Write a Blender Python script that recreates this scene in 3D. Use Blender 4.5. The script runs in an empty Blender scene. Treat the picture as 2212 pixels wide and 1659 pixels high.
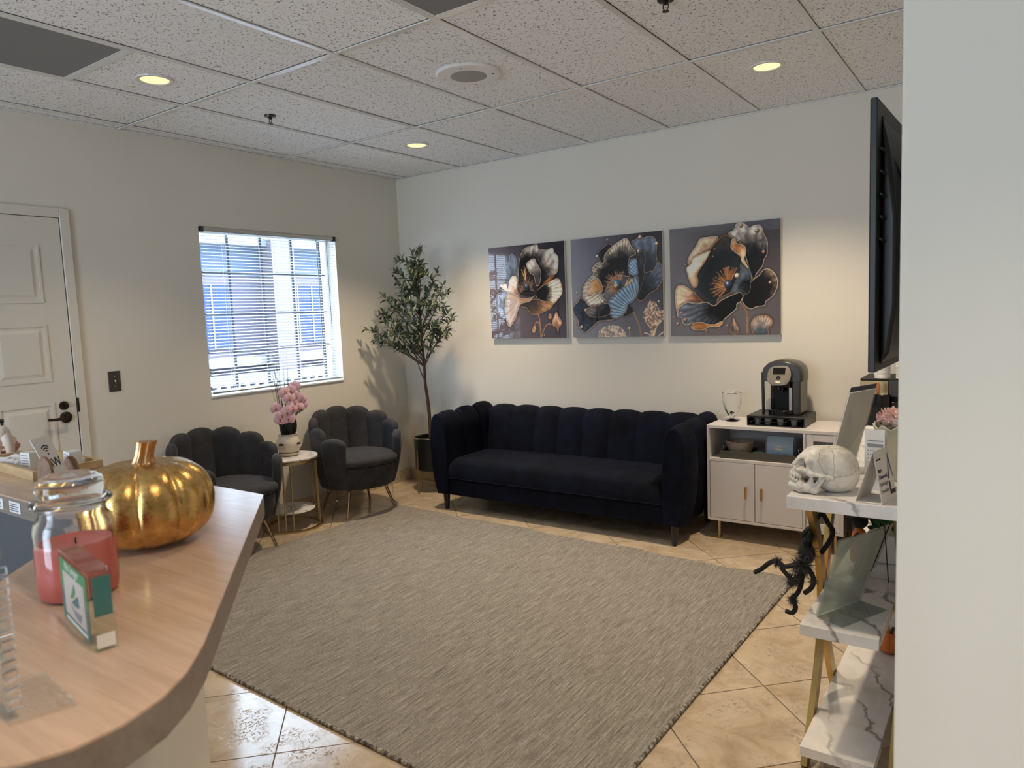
import bpy, bmesh, math, random
import numpy as np
from mathutils import Matrix, Vector

S = bpy.context.scene
COL = S.collection
PI = math.pi
def R(d): return math.radians(d)

# ------------------------------------------------------------------ camera
CAM = Vector((4.5627, -4.8322, 1.4837))
cd = bpy.data.cameras.new('camera'); cam = bpy.data.objects.new('camera', cd); COL.objects.link(cam)
cd.sensor_width = 36.0; cd.lens = 1560.35 / 2212 * 36.0; cd.clip_start = 0.02; cd.clip_end = 200
yaw, pitch, roll = -0.61163, -0.098365, -0.039289
_f = Vector((math.sin(yaw)*math.cos(pitch), math.cos(yaw)*math.cos(pitch), math.sin(pitch)))
_r = _f.cross(Vector((0, 0, 1))).normalized(); _u = _r.cross(_f)
_r, _u = _r*math.cos(roll)+_u*math.sin(roll), -_r*math.sin(roll)+_u*math.cos(roll)
cam.matrix_world = Matrix(((_r.x, _u.x, -_f.x, CAM.x), (_r.y, _u.y, -_f.y, CAM.y), (_r.z, _u.z, -_f.z, CAM.z), (0, 0, 0, 1)))
cd.dof.use_dof = True; cd.dof.focus_distance = 4.6; cd.dof.aperture_fstop = 7.0
S.camera = cam

# ------------------------------------------------------------------ world, sun, daylight, exposure
W = bpy.data.worlds.new('world'); S.world = W; W.use_nodes = True
bgn = W.node_tree.nodes['Background']
bgn.inputs[0].default_value = (0.66, 0.82, 1.0, 1); bgn.inputs[1].default_value = 8.0
sd = bpy.data.lights.new('sun', 'SUN'); sd.energy = 14.0; sd.angle = R(0.6); sd.color = (1, 0.95, 0.88)
sun = bpy.data.objects.new('sun', sd); COL.objects.link(sun); sun.rotation_euler = (R(-38), R(34), 0); sun.location = (3, 3, 9)
def area(name, loc, rot, sx, sy, power, col):
    d = bpy.data.lights.new(name, 'AREA'); d.shape = 'RECTANGLE'; d.size = sx; d.size_y = sy; d.energy = power; d.color = col
    o = bpy.data.objects.new(name, d); COL.objects.link(o); o.location = loc; o.rotation_euler = rot; return o
# sampling portals for the daylight that enters by the glazed entrance behind the camera and by the window
sp_ = area('shopfront_portal', (2.35, -8.1, 1.3), (R(90), 0, 0), 1.7, 2.4, 1, (1, 1, 1)); sp_.data.cycles.is_portal = True
wl = area('window_portal', (-0.17, -1.35, 1.565), (0, R(-90), 0), 1.2, 1.17, 1, (1, 1, 1)); wl.data.cycles.is_portal = True
S.view_settings.view_transform = 'Standard'; S.view_settings.look = 'None'
S.view_settings.gamma = 1.0; S.view_settings.use_curve_mapping = False
S.view_settings.exposure = 0.55

# ------------------------------------------------------------------ mesh helpers
class MB:
    def __init__(s): s.v = []; s.f = []
    def add(s, vs, fs):
        o = len(s.v); s.v += [tuple(v) for v in vs]; s.f += [tuple(i+o for i in f) for f in fs]; return s
    def box(s, x0, x1, y0, y1, z0, z1, M=None):
        vs = [Vector(p) for p in ((x0,y0,z0),(x1,y0,z0),(x1,y1,z0),(x0,y1,z0),(x0,y0,z1),(x1,y0,z1),(x1,y1,z1),(x0,y1,z1))]
        if M is not None: vs = [M @ v for v in vs]
        return s.add(vs, [(0,3,2,1),(4,5,6,7),(0,1,5,4),(1,2,6,5),(2,3,7,6),(3,0,4,7)])
    def prism(s, poly, a, b, M=None):
        n = len(poly); vs = [Vector((p[0], p[1], a)) for p in poly]+[Vector((p[0], p[1], b)) for p in poly]
        if M is not None: vs = [M @ v for v in vs]
        return s.add(vs, [tuple(range(n))[::-1], tuple(range(n, 2*n))]+[(i, (i+1) % n, n+(i+1) % n, n+i) for i in range(n)])
    def grid(s, fn, nu, nv, cu=False, cv=False):
        vs = [fn(i/(nu if cu else nu), j/(nv if cv else nv)) for i in range(nu+(0 if cu else 1)) for j in range(nv+(0 if cv else 1))]
        A = nu if cu else nu+1; B = nv if cv else nv+1; fs = []
        for i in range(nu):
            for j in range(nv):
                i2 = (i+1) % A; j2 = (j+1) % B
                fs.append((i*B+j, i2*B+j, i2*B+j2, i*B+j2))
        return s.add(vs, fs)
    def lathe(s, prof, n=32, c=(0,0,0), M=None):
        vs = []; m = len(prof)
        for i in range(n):
            a = 2*PI*i/n
            for r, z in prof:
                p = Vector((c[0]+r*math.cos(a), c[1]+r*math.sin(a), c[2]+z)); vs.append(M @ p if M is not None else p)
        fs = [(i*m+j, ((i+1) % n)*m+j, ((i+1) % n)*m+j+1, i*m+j+1) for i in range(n) for j in range(m-1)]
        return s.add(vs, fs)
    def tube(s, pts, r, n=8, caps=True, sq=None):
        pts = [Vector(p) for p in pts]; m = len(pts); rs = r if isinstance(r, (list, tuple)) else [r]*m
        up = None; vs = []
        for i, p in enumerate(pts):
            t = (pts[min(i+1, m-1)]-pts[max(i-1, 0)]).normalized()
            if up is None:
                a = Vector((0, 0, 1)) if abs(t.z) < .9 else Vector((1, 0, 0)); up = t.cross(a).normalized()
            else: up = (up-t*up.dot(t)).normalized()
            w = t.cross(up)
            for k in range(n):
                q = 2*PI*k/n; vs.append(p+(up*math.cos(q)+w*math.sin(q))*rs[i])
        fs = [(i*n+k, i*n+(k+1) % n, (i+1)*n+(k+1) % n, (i+1)*n+k) for i in range(m-1) for k in range(n)]
        if caps: fs += [tuple(range(n))[::-1], tuple(range((m-1)*n, m*n))]
        return s.add(vs, fs)
    def ell(s, c, r, nu=16, nv=10, M=None):
        def fn(u, v):
            a = 2*PI*u; b = PI*(v-.5)
            p = Vector((c[0]+r[0]*math.cos(a)*math.cos(b), c[1]+r[1]*math.sin(a)*math.cos(b), c[2]+r[2]*math.sin(b)))
            return M @ p if M is not None else p
        return s.grid(fn, nu, nv, cu=True)
    def build(s, name, mat, parent=None, bevel=0, seg=2, angle=38, smooth=True, doubles=True, loc=None, rotz=0, subsurf=0):
        me = bpy.data.meshes.new(name); me.from_pydata(s.v, [], s.f)
        bm = bmesh.new(); bm.from_mesh(me)
        if doubles: bmesh.ops.remove_doubles(bm, verts=bm.verts, dist=1e-6)
        bmesh.ops.recalc_face_normals(bm, faces=bm.faces); bm.to_mesh(me); bm.free()
        if smooth:
            me.shade_smooth(); me.set_sharp_from_angle(angle=R(angle))
        if mat is not None: me.materials.append(mat)
        o = bpy.data.objects.new(name, me); COL.objects.link(o)
        if parent is not None: o.parent = parent
        if loc is not None: o.location = loc
        o.rotation_euler.z = rotz
        if bevel:
            b = o.modifiers.new('bevel', 'BEVEL'); b.width = bevel; b.segments = seg; b.limit_method = 'ANGLE'; b.angle_limit = R(35)
        if subsurf:
            b = o.modifiers.new('sub', 'SUBSURF'); b.levels = subsurf; b.render_levels = subsurf
        return o
def tag(o, label, cat, group=None):
    o['label'] = label; o['category'] = cat
    if group: o['group'] = group
    return o
def thing(name, label, cat, loc=(0,0,0), rotz=0, group=None):
    o = bpy.data.objects.new(name, None); COL.objects.link(o); o.empty_display_size = .1
    o.location = loc; o.rotation_euler = (0, 0, rotz); return tag(o, label, cat, group)
def struct(o): o['kind'] = 'structure'; return o
def dup(o, parent=None, loc=None, rotz=None):
    c = o.copy(); COL.objects.link(c); c.parent = parent
    if loc is not None: c.location = loc
    if rotz is not None: c.rotation_euler.z = rotz
    for ch in list(o.children): dup(ch, c)
    return c
def boxo(name, mat, parent, x0, x1, y0, y1, z0, z1, bevel=0, **k):
    return MB().box(x0, x1, y0, y1, z0, z1).build(name, mat, parent, bevel=bevel, **k)
def text(name, body, size, mat, parent, M, align='LEFT', bold=0, depth=.0004, flip=False):
    cu = bpy.data.curves.new(name, 'FONT'); cu.body = body; cu.size = size; cu.align_x = align; cu.extrude = depth; cu.offset = bold
    t = bpy.data.objects.new(name, cu); COL.objects.link(t)
    dg = bpy.context.evaluated_depsgraph_get(); me = bpy.data.meshes.new_from_object(t.evaluated_get(dg))
    bpy.data.objects.remove(t); bpy.data.curves.remove(cu)
    me.materials.clear(); me.materials.append(mat)
    if flip: me.transform(Matrix.Scale(-1, 4, (1, 0, 0)))
    me.transform(M)
    o = bpy.data.objects.new(name, me); COL.objects.link(o); o.parent = parent; return o
def frame(o, x, y):      # matrix with local x -> x, local y -> y
    x = Vector(x).normalized(); y = Vector(y); y = (y-x*y.dot(x)).normalized(); z = x.cross(y); o = Vector(o)
    return Matrix(((x.x,y.x,z.x,o.x),(x.y,y.y,z.y,o.y),(x.z,y.z,z.z,o.z),(0,0,0,1)))
def smooth_path(pts, n=6):
    P = [Vector(p) for p in pts]; out = []
    for i in range(len(P)-1):
        a, b, c, d = P[max(i-1,0)], P[i], P[i+1], P[min(i+2,len(P)-1)]
        for k in range(n):
            t = k/n; out.append(.5*((2*b)+(c-a)*t+(2*a-5*b+4*c-d)*t*t+(3*b-a-3*c+d)*t**3))
    return out+[P[-1]]
def surface_nets(fn, lo, hi, n):
    """mesh of fn(x,y,z)<0 on a regular lattice (numpy)"""
    ax = [np.linspace(lo[i], hi[i], n[i]) for i in range(3)]
    X, Y, Z = np.meshgrid(*ax, indexing='ij'); F = fn(X, Y, Z); G = F < 0
    cs = [(i,j,k) for i in (0,1) for j in (0,1) for k in (0,1)]
    sub = lambda A, c: A[c[0]:A.shape[0]-1+c[0], c[1]:A.shape[1]-1+c[1], c[2]:A.shape[2]-1+c[2]]
    cnt = sum(sub(G, c).astype(int) for c in cs); act = (cnt > 0) & (cnt < 8)
    idx = -np.ones(act.shape, int); ids = np.argwhere(act); idx[act] = np.arange(len(ids))
    pos = np.zeros((len(ids), 3)); num = np.zeros(len(ids))
    Fc = {c: sub(F, c)[act] for c in cs}
    for a in cs:
        for d in range(3):
            if a[d] == 0:
                b = tuple(1 if i == d else a[i] for i in range(3)); fa, fb = Fc[a], Fc[b]; cr = (fa < 0) != (fb < 0)
                t = np.where(cr, fa/np.where(cr, fa-fb, 1), 0)
                for i in range(3): pos[:, i] += np.where(cr, a[i]+(t if i == d else 0), 0)
                num += cr
    pos = pos/num[:, None]+ids; step = np.array([(hi[i]-lo[i])/(n[i]-1) for i in range(3)])
    V = pos*step+np.array(lo); faces = []
    for d in range(3):
        e1, e2 = (d+1) % 3, (d+2) % 3
        sl0 = [slice(1, -1)]*3; A = np.take(G, range(0, G.shape[d]-1), d); B = np.take(G, range(1, G.shape[d]), d)
        for p in np.argwhere(A != B):
            if p[e1] == 0 or p[e2] == 0 or p[e1] >= idx.shape[e1] or p[e2] >= idx.shape[e2]: continue
            q = []
            for (i, j) in ((-1,-1),(0,-1),(0,0),(-1,0)):
                c = p.copy(); c[e1] += i; c[e2] += j; q.append(idx[tuple(c)])
            if min(q) >= 0: faces.append(q if A[tuple(p)] else q[::-1])
    m = MB(); m.v = [tuple(v) for v in V]; m.f = [tuple(int(i) for i in f) for f in faces]; return m

# ------------------------------------------------------------------ materials
class NM:
    def __init__(s, name):
        s.m = bpy.data.materials.new(name); s.m.use_nodes = True; s.t = s.m.node_tree; s.b = s.t.nodes['Principled BSDF']; s.out = s.t.nodes['Material Output']
        s.co = None
    def n(s, ty, **k):
        nd = s.t.nodes.new('ShaderNode'+ty)
        for a, v in k.items():
            if isinstance(a, str) and a.startswith('_'): setattr(nd, a[1:], v)
            else: nd.inputs[a.replace('0', ' ') if a not in nd.inputs else a].default_value = v
        return nd
    def l(s, a, b): s.t.links.new(a, b)
    def obj(s, sc=(1,1,1), rot=(0,0,0), src='Object'):
        tc = s.n('TexCoord'); mp = s.n('Mapping'); mp.inputs['Scale'].default_value = sc; mp.inputs['Rotation'].default_value = rot
        s.l(tc.outputs[src], mp.inputs['Vector']); return mp.outputs[0]
    def noise(s, vec, scale, detail=4, rough=.55, dist=0):
        nd = s.n('TexNoise'); nd.inputs['Scale'].default_value = scale; nd.inputs['Detail'].default_value = detail
        nd.inputs['Roughness'].default_value = rough; nd.inputs['Distortion'].default_value = dist
        s.l(vec, nd.inputs['Vector']); return nd.outputs['Fac']
    def ramp(s, fac, stops):
        nd = s.n('ValToRGB'); e = nd.color_ramp.elements
        while len(e) < len(stops): e.new(.5)
        for el, (p, c) in zip(e, stops):
            el.position = p; el.color = (c[0], c[1], c[2], 1) if isinstance(c, (tuple, list)) else (c, c, c, 1)
        s.l(fac, nd.inputs[0]); return nd.outputs[0]
    def mix(s, fac, a, b, mode='MIX'):
        nd = s.n('Mix', _data_type='RGBA', _blend_type=mode)
        for i, v in ((0, fac), (6, a), (7, b)):
            if hasattr(v, 'is_output') or isinstance(v, bpy.types.NodeSocket): s.l(v, nd.inputs[i])
            elif i == 0: nd.inputs[0].default_value = v
            else: nd.inputs[i].default_value = (v[0], v[1], v[2], 1)
        return nd.outputs[2]
    def math(s, op, a, b=None):
        nd = s.n('Math', _operation=op)
        for i, v in ((0, a), (1, b)):
            if v is None: continue
            if isinstance(v, bpy.types.NodeSocket): s.l(v, nd.inputs[i])
            else: nd.inputs[i].default_value = v
        return nd.outputs[0]
    def col(s, c):
        if isinstance(c, bpy.types.NodeSocket): s.l(c, s.b.inputs['Base Color'])
        else: s.b.inputs['Base Color'].default_value = (c[0], c[1], c[2], 1)
    def rough(s, r):
        if isinstance(r, bpy.types.NodeSocket): s.l(r, s.b.inputs['Roughness'])
        else: s.b.inputs['Roughness'].default_value = r
    def bump(s, h, strength=.2, dist=.002):
        nd = s.n('Bump'); nd.inputs['Strength'].default_value = strength; nd.inputs['Distance'].default_value = dist
        s.l(h, nd.inputs['Height']); s.l(nd.outputs[0], s.b.inputs['Normal'])
    def set(s, **k):
        for a, v in k.items():
            s.b.inputs[a.replace('_', ' ')].default_value = v
        return s
def lin(c):
    return tuple((x/255/12.92 if x/255 <= .04045 else ((x/255+.055)/1.055)**2.4) for x in c)
def pm(name, c, rough=.5, metal=0, var=.06, sc=30, bump=0, **k):
    m = NM(name); o = m.obj()
    f = m.noise(o, sc, 3)
    m.col(m.mix(f, tuple(x*(1-var) for x in c), tuple(min(1, x*(1+var)) for x in c))); m.rough(rough); m.set(Metallic=metal)
    if bump: m.bump(f, bump, .002)
    m.set(**k); return m.m
def emit(name, c, st):
    m = NM(name); m.col((0,0,0)); m.set(Emission_Color=(c[0], c[1], c[2], 1), Emission_Strength=st); return m.m
def sheet_glass(name, tint=(1,1,1), ior=1.5, rough=0.0, haze=0.0):
    m = NM(name); tr = m.n('BsdfTransparent'); tr.inputs[0].default_value = (*tint, 1); gl = m.n('BsdfGlossy'); gl.inputs['Roughness'].default_value = rough
    fr = m.n('Fresnel'); fr.inputs[0].default_value = ior; mx = m.n('MixShader')
    ge = m.n('NewGeometry'); m.l(m.math('MULTIPLY', fr.outputs[0], m.math('SUBTRACT', 1.0, ge.outputs['Backfacing'])), mx.inputs[0]); body = tr.outputs[0]
    if haze:
        df = m.n('BsdfDiffuse'); df.inputs[0].default_value = (.72,.75,.74,1); hz_ = m.n('MixShader'); hz_.inputs[0].default_value = haze; m.l(tr.outputs[0], hz_.inputs[1]); m.l(df.outputs[0], hz_.inputs[2]); body = hz_.outputs[0]
    m.l(body, mx.inputs[1]); m.l(gl.outputs[0], mx.inputs[2]); m.l(mx.outputs[0], m.out.inputs[0]); return m.m
def glass(name, c=(1,1,1), rough=0.0, ior=1.45):
    m = NM(name); m.col(c); m.rough(rough); m.set(Transmission_Weight=1.0, IOR=ior); return m.m

def mat_wall():
    m = NM('wall_paint'); o = m.obj(); m.col(m.mix(m.noise(o, 1.3, 2), (.71,.67,.59), (.75,.71,.63))); m.rough(.62); m.bump(m.noise(o, 260, 3), .08, .001); return m.m
def mat_tile_ceiling():
    m = NM('acoustic_tile'); o = m.obj()
    d = m.n('TexNoise'); d.inputs['Scale'].default_value = 28; d.inputs['Detail'].default_value = 2; m.l(o, d.inputs['Vector'])
    wv = m.n('Mix', _data_type='VECTOR'); wv.inputs[0].default_value = .035; m.l(o, wv.inputs[4]); m.l(d.outputs['Color'], wv.inputs[5])
    f1 = m.noise(wv.outputs[1], 105, 2, .5); f2 = m.noise(o, 210, 1, .5)
    fis = m.ramp(f1, [(0.345, 1), (.395, 0)]); pin = m.ramp(f2, [(.28, 1), (.32, 0)])
    ma = m.math('MAXIMUM', fis, pin)
    inf = m.n('ObjectInfo'); base = m.mix(inf.outputs['Random'], (.86,.865,.88), (.92,.925,.935))
    m.col(m.mix(m.math('MULTIPLY', ma, .85), base, (.13,.12,.115))); m.rough(.9); m.bump(m.math('SUBTRACT', 1.0, ma), .5, .003); return m.m
def mat_travertine(rough=.13, ior=1.75):
    m = NM('travertine'); tc = m.n('TexCoord'); inf = m.n('ObjectInfo')
    ad = m.n('VectorMath', _operation='ADD'); m.l(tc.outputs['Object'], ad.inputs[0])
    cm = m.n('CombineXYZ'); m.l(m.math('MULTIPLY', inf.outputs['Random'], 37.0), cm.inputs[0]); m.l(m.math('MULTIPLY', inf.outputs['Random'], 11.0), cm.inputs[1]); m.l(cm.outputs[0], ad.inputs[1])
    v = ad.outputs[0]
    c = m.ramp(m.noise(v, 5.5, 7, .66, 1.0), [(.32, (.36,.255,.155)), (.5, (.58,.46,.325)), (.66, (.74,.63,.49))])
    c = m.mix(m.math('MULTIPLY', m.noise(v, 16, 5, .7, .4), .5), c, (.52,.41,.28))
    c = m.mix(m.math('MULTIPLY', inf.outputs['Random'], .35), c, (.62,.49,.34))
    reg = m.ramp(m.noise(v, 5.5, 3, .5), [(.46, 0), (.58, 1)])
    pit = m.ramp(m.noise(v, 75, 4, .6, 1.2), [(.40, 1), (.455, 0)])
    pit = m.math('MULTIPLY', reg, pit)
    c = m.mix(m.math('MULTIPLY', pit, .75), c, (.20,.14,.085)); m.col(c)
    m.rough(m.math('ADD', m.math('MULTIPLY', pit, .4), rough)); m.bump(m.math('SUBTRACT', 1.0, pit), .35, .0015); m.set(IOR=ior); return m.m
def mat_rug():
    m = NM('rug_weave')
    s1 = m.noise(m.obj((310, 13, 1)), 1, 3, .6); s2 = m.noise(m.obj((120, 5, 1)), 1, 3, .6); s3 = m.noise(m.obj((420, 60, 1)), 1, 2)
    c = m.ramp(m.mix(.45, s1, s2), [(.34, (.165,.148,.128)), (.5, (.355,.325,.285)), (.66, (.56,.525,.475))])
    c = m.mix(m.ramp(s3, [(.35, .45), (.6, 0)]), c, (.11,.093,.078)); m.col(c); m.rough(.92)
    w = m.n('TexWave', _wave_type='BANDS', _bands_direction='Y'); w.inputs['Scale'].default_value = 42; w.inputs['Distortion'].default_value = 1.2; m.l(m.obj(), w.inputs['Vector'])
    m.bump(m.mix(.5, w.outputs['Fac'], s3), .9, .004); m.set(Specular_IOR_Level=.15); return m.m
def mat_velvet(name, c, hi, amt, rough=.85):
    m = NM(name); o = m.obj(); f = m.noise(o, 7, 5, .65, .6); g = m.noise(o, 900, 2)
    m.col(m.mix(m.ramp(f, [(.35, 0), (.7, 1)]), c, hi)); m.rough(rough); m.set(Sheen_Weight=amt, Sheen_Roughness=.35, Sheen_Tint=(hi[0]*6+.03, hi[1]*6+.03, hi[2]*6+.04, 1), Specular_IOR_Level=.15)
    m.bump(m.mix(.5, f, g), .12, .002); return m.m
def mat_marble(name='marble', scale=1.0, rough=.22):
    m = NM(name); o = m.obj((scale,)*3)
    w = m.n('TexWave', _wave_type='BANDS', _bands_direction='DIAGONAL'); w.inputs['Scale'].default_value = 2.3; w.inputs['Distortion'].default_value = 11; w.inputs['Detail'].default_value = 5; w.inputs['Detail Scale'].default_value = 1.6; m.l(o, w.inputs['Vector'])
    v = m.ramp(w.outputs['Fac'], [(.0, 1), (.035, .25), (.09, 0)])
    msk = m.ramp(m.noise(o, 3.1, 3), [(.40, 0), (.54, 1)])
    cl = m.mix(m.ramp(m.noise(o, 5, 5, .6, 1), [(.45, 0), (.75, 1)]), (.80,.78,.76), (.62,.62,.63))
    m.col(m.mix(m.math('MULTIPLY', m.math('MULTIPLY', v, msk), .9), cl, (.22,.21,.21))); m.rough(rough); return m.m
def mat_wood(name, a, b, sc=(4, 60, 60), rough=.35, coat=.0, rotz=0):
    m = NM(name); o = m.obj(sc, (0, 0, rotz)); f = m.noise(o, 1, 5, .6, .3); g = m.noise(m.obj((sc[0]*4, sc[1]*5, sc[2]*5), (0, 0, rotz)), 1, 2)
    m.col(m.ramp(m.mix(.3, f, g), [(.35, a), (.65, b)])); m.rough(rough); m.set(Specular_IOR_Level=.38, Coat_Weight=coat, Coat_Roughness=.15); m.bump(g, .04, .001); return m.m
def mat_vcol(name, rough=.35, coat=0.0, coat_ior=1.5):
    m = NM(name); a = m.n('VertexColor', _layer_name='print'); m.col(a.outputs[0]); m.rough(rough); m.set(Specular_IOR_Level=0.0, Coat_Weight=coat, Coat_Roughness=.01, Coat_IOR=coat_ior); return m.m
def mat_gold_foil():
    m = NM('gold_foil'); o = m.obj(); f = m.noise(o, 26, 5, .7, .5); g = m.noise(o, 150, 4, .7, 2)
    m.col(m.ramp(f, [(.3, (.42,.23,.07)), (.55, (.70,.43,.15)), (.75, (.84,.56,.24))])); m.set(Metallic=1.0); m.rough(m.ramp(g, [(.35, .16), (.7, .38)])); m.bump(g, .16, .002); return m.m
def mat_perf():
    m = NM('perforated_grille'); o = m.obj((95,)*3); v = m.n('TexVoronoi'); v.inputs['Scale'].default_value = 1; v.inputs['Randomness'].default_value = 0; m.l(o, v.inputs['Vector'])
    f = m.ramp(v.outputs['Distance'], [(.34, 0), (.42, 1)]); m.col(m.mix(f, (.02,.02,.022), (.20,.20,.21))); m.rough(.5); m.bump(f, .3, .001); return m.m
def mat_skull():
    m = NM('bone'); o = m.obj()
    d = m.n('TexNoise'); d.inputs['Scale'].default_value = 45; d.inputs['Detail'].default_value = 4; m.l(o, d.inputs['Vector'])
    wv = m.n('Mix', _data_type='VECTOR'); wv.inputs[0].default_value = .018; m.l(o, wv.inputs[4]); m.l(d.outputs['Color'], wv.inputs[5])
    v = m.n('TexVoronoi', _feature='DISTANCE_TO_EDGE'); v.inputs['Scale'].default_value = 11; m.l(wv.outputs[1], v.inputs['Vector'])
    cr = m.ramp(v.outputs['Distance'], [(0, 1), (.022, 0)])
    c = m.ramp(m.noise(o, 22, 5, .65), [(.3, (.46,.42,.36)), (.55, (.72,.69,.64)), (.75, (.80,.78,.74))])
    m.col(m.mix(m.math('MULTIPLY', cr, .5), c, (.24,.21,.17))); m.rough(.45); m.bump(m.math('SUBTRACT', m.noise(o, 60, 4), cr), .35, .003); return m.m
def mat_woven(name, a, b, sc):
    m = NM(name); o = m.obj((sc,)*3); v = m.n('TexBrick'); v.inputs['Scale'].default_value = 1; v.inputs['Color1'].default_value = (*a, 1); v.inputs['Color2'].default_value = (*b, 1); v.inputs['Mortar'].default_value = (a[0]*.2, a[1]*.2, a[2]*.2, 1)
    v.inputs['Mortar Size'].default_value = .06
    mp = m.n('Mapping'); mp.inputs['Rotation'].default_value = (R(90), 0, 0); m.l(o, mp.inputs[0]); m.l(mp.outputs[0], v.inputs['Vector'])
    m.col(v.outputs['Color']); m.rough(.5); m.bump(v.outputs['Fac'], -.4, .002); return m.m

M = {}
M['wall'] = mat_wall(); M['ctile'] = mat_tile_ceiling(); M['trav'] = mat_travertine(); M['rug'] = mat_rug()
M['trav_base'] = mat_travertine(.35, 1.45)
M['grout'] = pm('grout', (.20,.15,.10), .9, sc=80)
M['tbar'] = pm('grid_white', (.74,.74,.73), .14, var=.02)
M['trim'] = pm('trim_paint', (.70,.66,.585), .38, var=.02, sc=6)
M['white'] = pm('white_plastic', (.78,.77,.76), .4, var=.02)
M['paper'] = pm('paper', (.74,.72,.69), .75, var=.02, sc=60)
M['lacquer'] = pm('white_lacquer', (.63,.60,.595), .33, var=.015)
def mat_slat():
    m = NM('blind_slat'); m.col((.86,.87,.88)); m.rough(.35); tl = m.n('BsdfTranslucent'); tl.inputs[0].default_value = (.85,.90,.95,1); mx = m.n('MixShader'); mx.inputs[0].default_value = .22
    m.l(m.b.outputs[0], mx.inputs[1]); m.l(tl.outputs[0], mx.inputs[2]); m.l(mx.outputs[0], m.out.inputs[0]); return m.m
M['slat'] = mat_slat()
M['muntin'] = pm('muntin_grey', (.10,.11,.13), .4)
M['vinyl'] = pm('window_vinyl', (.80,.82,.84), .35, var=.02)
M['black'] = pm('black_plastic', (.014,.014,.015), .38)
M['gloss'] = pm('black_gloss', (.006,.006,.007), .12, var=.02)
M['matte'] = pm('black_matte', (.012,.012,.013), .7)
M['bronze'] = pm('dark_bronze', (.055,.045,.038), .32, .9)
M['brass'] = pm('brass', (.50,.36,.19), .34, 1.0, sc=60)
M['brassleg'] = pm('brushed_gold', (.42,.285,.10), .36, 1.0, sc=40)
M['copper'] = pm('rose_bronze', (.50,.34,.22), .22, 1.0)
M['handle'] = pm('satin_gold', (.55,.31,.13), .38, .9)
M['silver'] = pm('silver', (.55,.53,.50), .25, 1.0)
M['champ'] = pm('champagne', (.42,.37,.30), .3, .9)
M['greyp'] = pm('grey_plastic', (.055,.055,.056), .3, .3)
M['navy'] = mat_velvet('navy_velvet', (.0018,.0021,.0050), (.0050,.0080,.022), .07)
M['grey'] = mat_velvet('charcoal_velvet', (.038,.038,.042), (.062,.062,.068), .25)
M['marble'] = mat_marble(); M['marble2'] = mat_marble('pale_marble', 2.2, .18)
M['leg'] = pm('ebony', (.008,.008,.009), .25)
M['desk'] = mat_wood('desk_laminate', (.50,.335,.235), (.62,.43,.31), (3, 45, 45), .2)
M['desk45'] = mat_wood('desk_laminate_mitred', (.50,.335,.235), (.62,.43,.31), (3, 45, 45), .2, 0, R(42))
M['deskedge'] = mat_wood('desk_edge', (.19,.145,.122), (.25,.20,.17), (2, 30, 30), .45)
M['tray'] = mat_wood('pine', (.52,.34,.17), (.70,.50,.28), (6, 50, 50), .5)
M['walnut'] = mat_wood('walnut', (.20,.10,.05), (.36,.20,.11), (9, 60, 30), .45)
M['bark'] = mat_wood('bark', (.045,.025,.016), (.13,.075,.05), (60, 60, 8), .85)
M['soil'] = pm('moss', (.02,.035,.012), .95, var=.5, sc=90)
def mat_leaf(name, a, b):
    m = NM(name); i = m.n('ObjectInfo'); o = m.obj(); f = m.noise(o, 40, 2)
    m.col(m.mix(m.math('MULTIPLY', m.math('ADD', i.outputs['Random'], f), .5), a, b)); m.rough(.38); return m.m
M['leaf'] = mat_leaf('olive_leaf', (.045,.064,.034), (.15,.185,.105)); M['olive'] = pm('olive_fruit', (.010,.008,.010), .25)
M['dleaf'] = pm('orchid_leaf', (.006,.010,.009), .45); M['stem'] = pm('green_stem', (.05,.07,.02), .5); M['blade'] = pm('grass_blade', (.055,.06,.025), .5)
def mat_petal():
    m = NM('orchid_petal'); o = m.obj(); g = m.n('TexGradient', _gradient_type='SPHERICAL'); mp = m.n('Mapping'); mp.inputs['Scale'].default_value = (30, 30, 30); m.l(o, mp.inputs[0]); m.l(mp.outputs[0], g.inputs[0])
    m.col(m.ramp(g.outputs[0], [(0, (.74,.46,.58)), (.35, (.72,.42,.48)), (1, (.75,.52,.40))])); m.rough(.55); m.set(Subsurface_Weight=.0); return m.m
M['petal'] = mat_petal(); M['lip'] = pm('orchid_lip', (.45,.14,.13), .5, var=.2)
M['ceramic'] = pm('cream_ceramic', (.62,.55,.45), .16, var=.04); M['terra'] = pm('terracotta', (.10,.045,.03), .9)
M['gold_foil'] = mat_gold_foil(); M['stemgold'] = pm('stem_gold', (.62,.36,.17), .3, 1.0)
M['wax'] = pm('coral_wax', (.80,.20,.16), .45, var=.06, sc=9, Subsurface_Weight=.25, Subsurface_Radius=(.03,.008,.006))
M['glass'] = glass('clear_glass'); M['glass2'] = glass('thin_glass', (1,1,1), 0, 1.2); M['acrylic'] = sheet_glass('acrylic_sheet', (.96,.975,.97), 1.5, 0, .06); M['acrylic2'] = sheet_glass('dull_acrylic', (.86,.90,.88), 1.5, 0, .26); M['acryblk'] = sheet_glass('acrylic_block', (.90,.97,.94), 1.49)
M['pane'] = sheet_glass('window_glass', (.95,.98,1.0)); M['fluted'] = glass('fluted_glass', (.75,.8,.78), .12)
M['perf'] = mat_perf(); M['mesh'] = pm('speaker_mesh', (.33,.32,.31), .6, var=.3, sc=500); M['bone'] = mat_skull()
M['fur'] = pm('black_fur', (.012,.012,.013), .85); M['furt'] = pm('grey_fur', (.05,.05,.052), .8)
M['orange'] = pm('orange', (.62,.17,.03), .5, var=.1); M['orangedisc'] = pm('orange_disc', (.45,.15,.05), .5)
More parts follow.
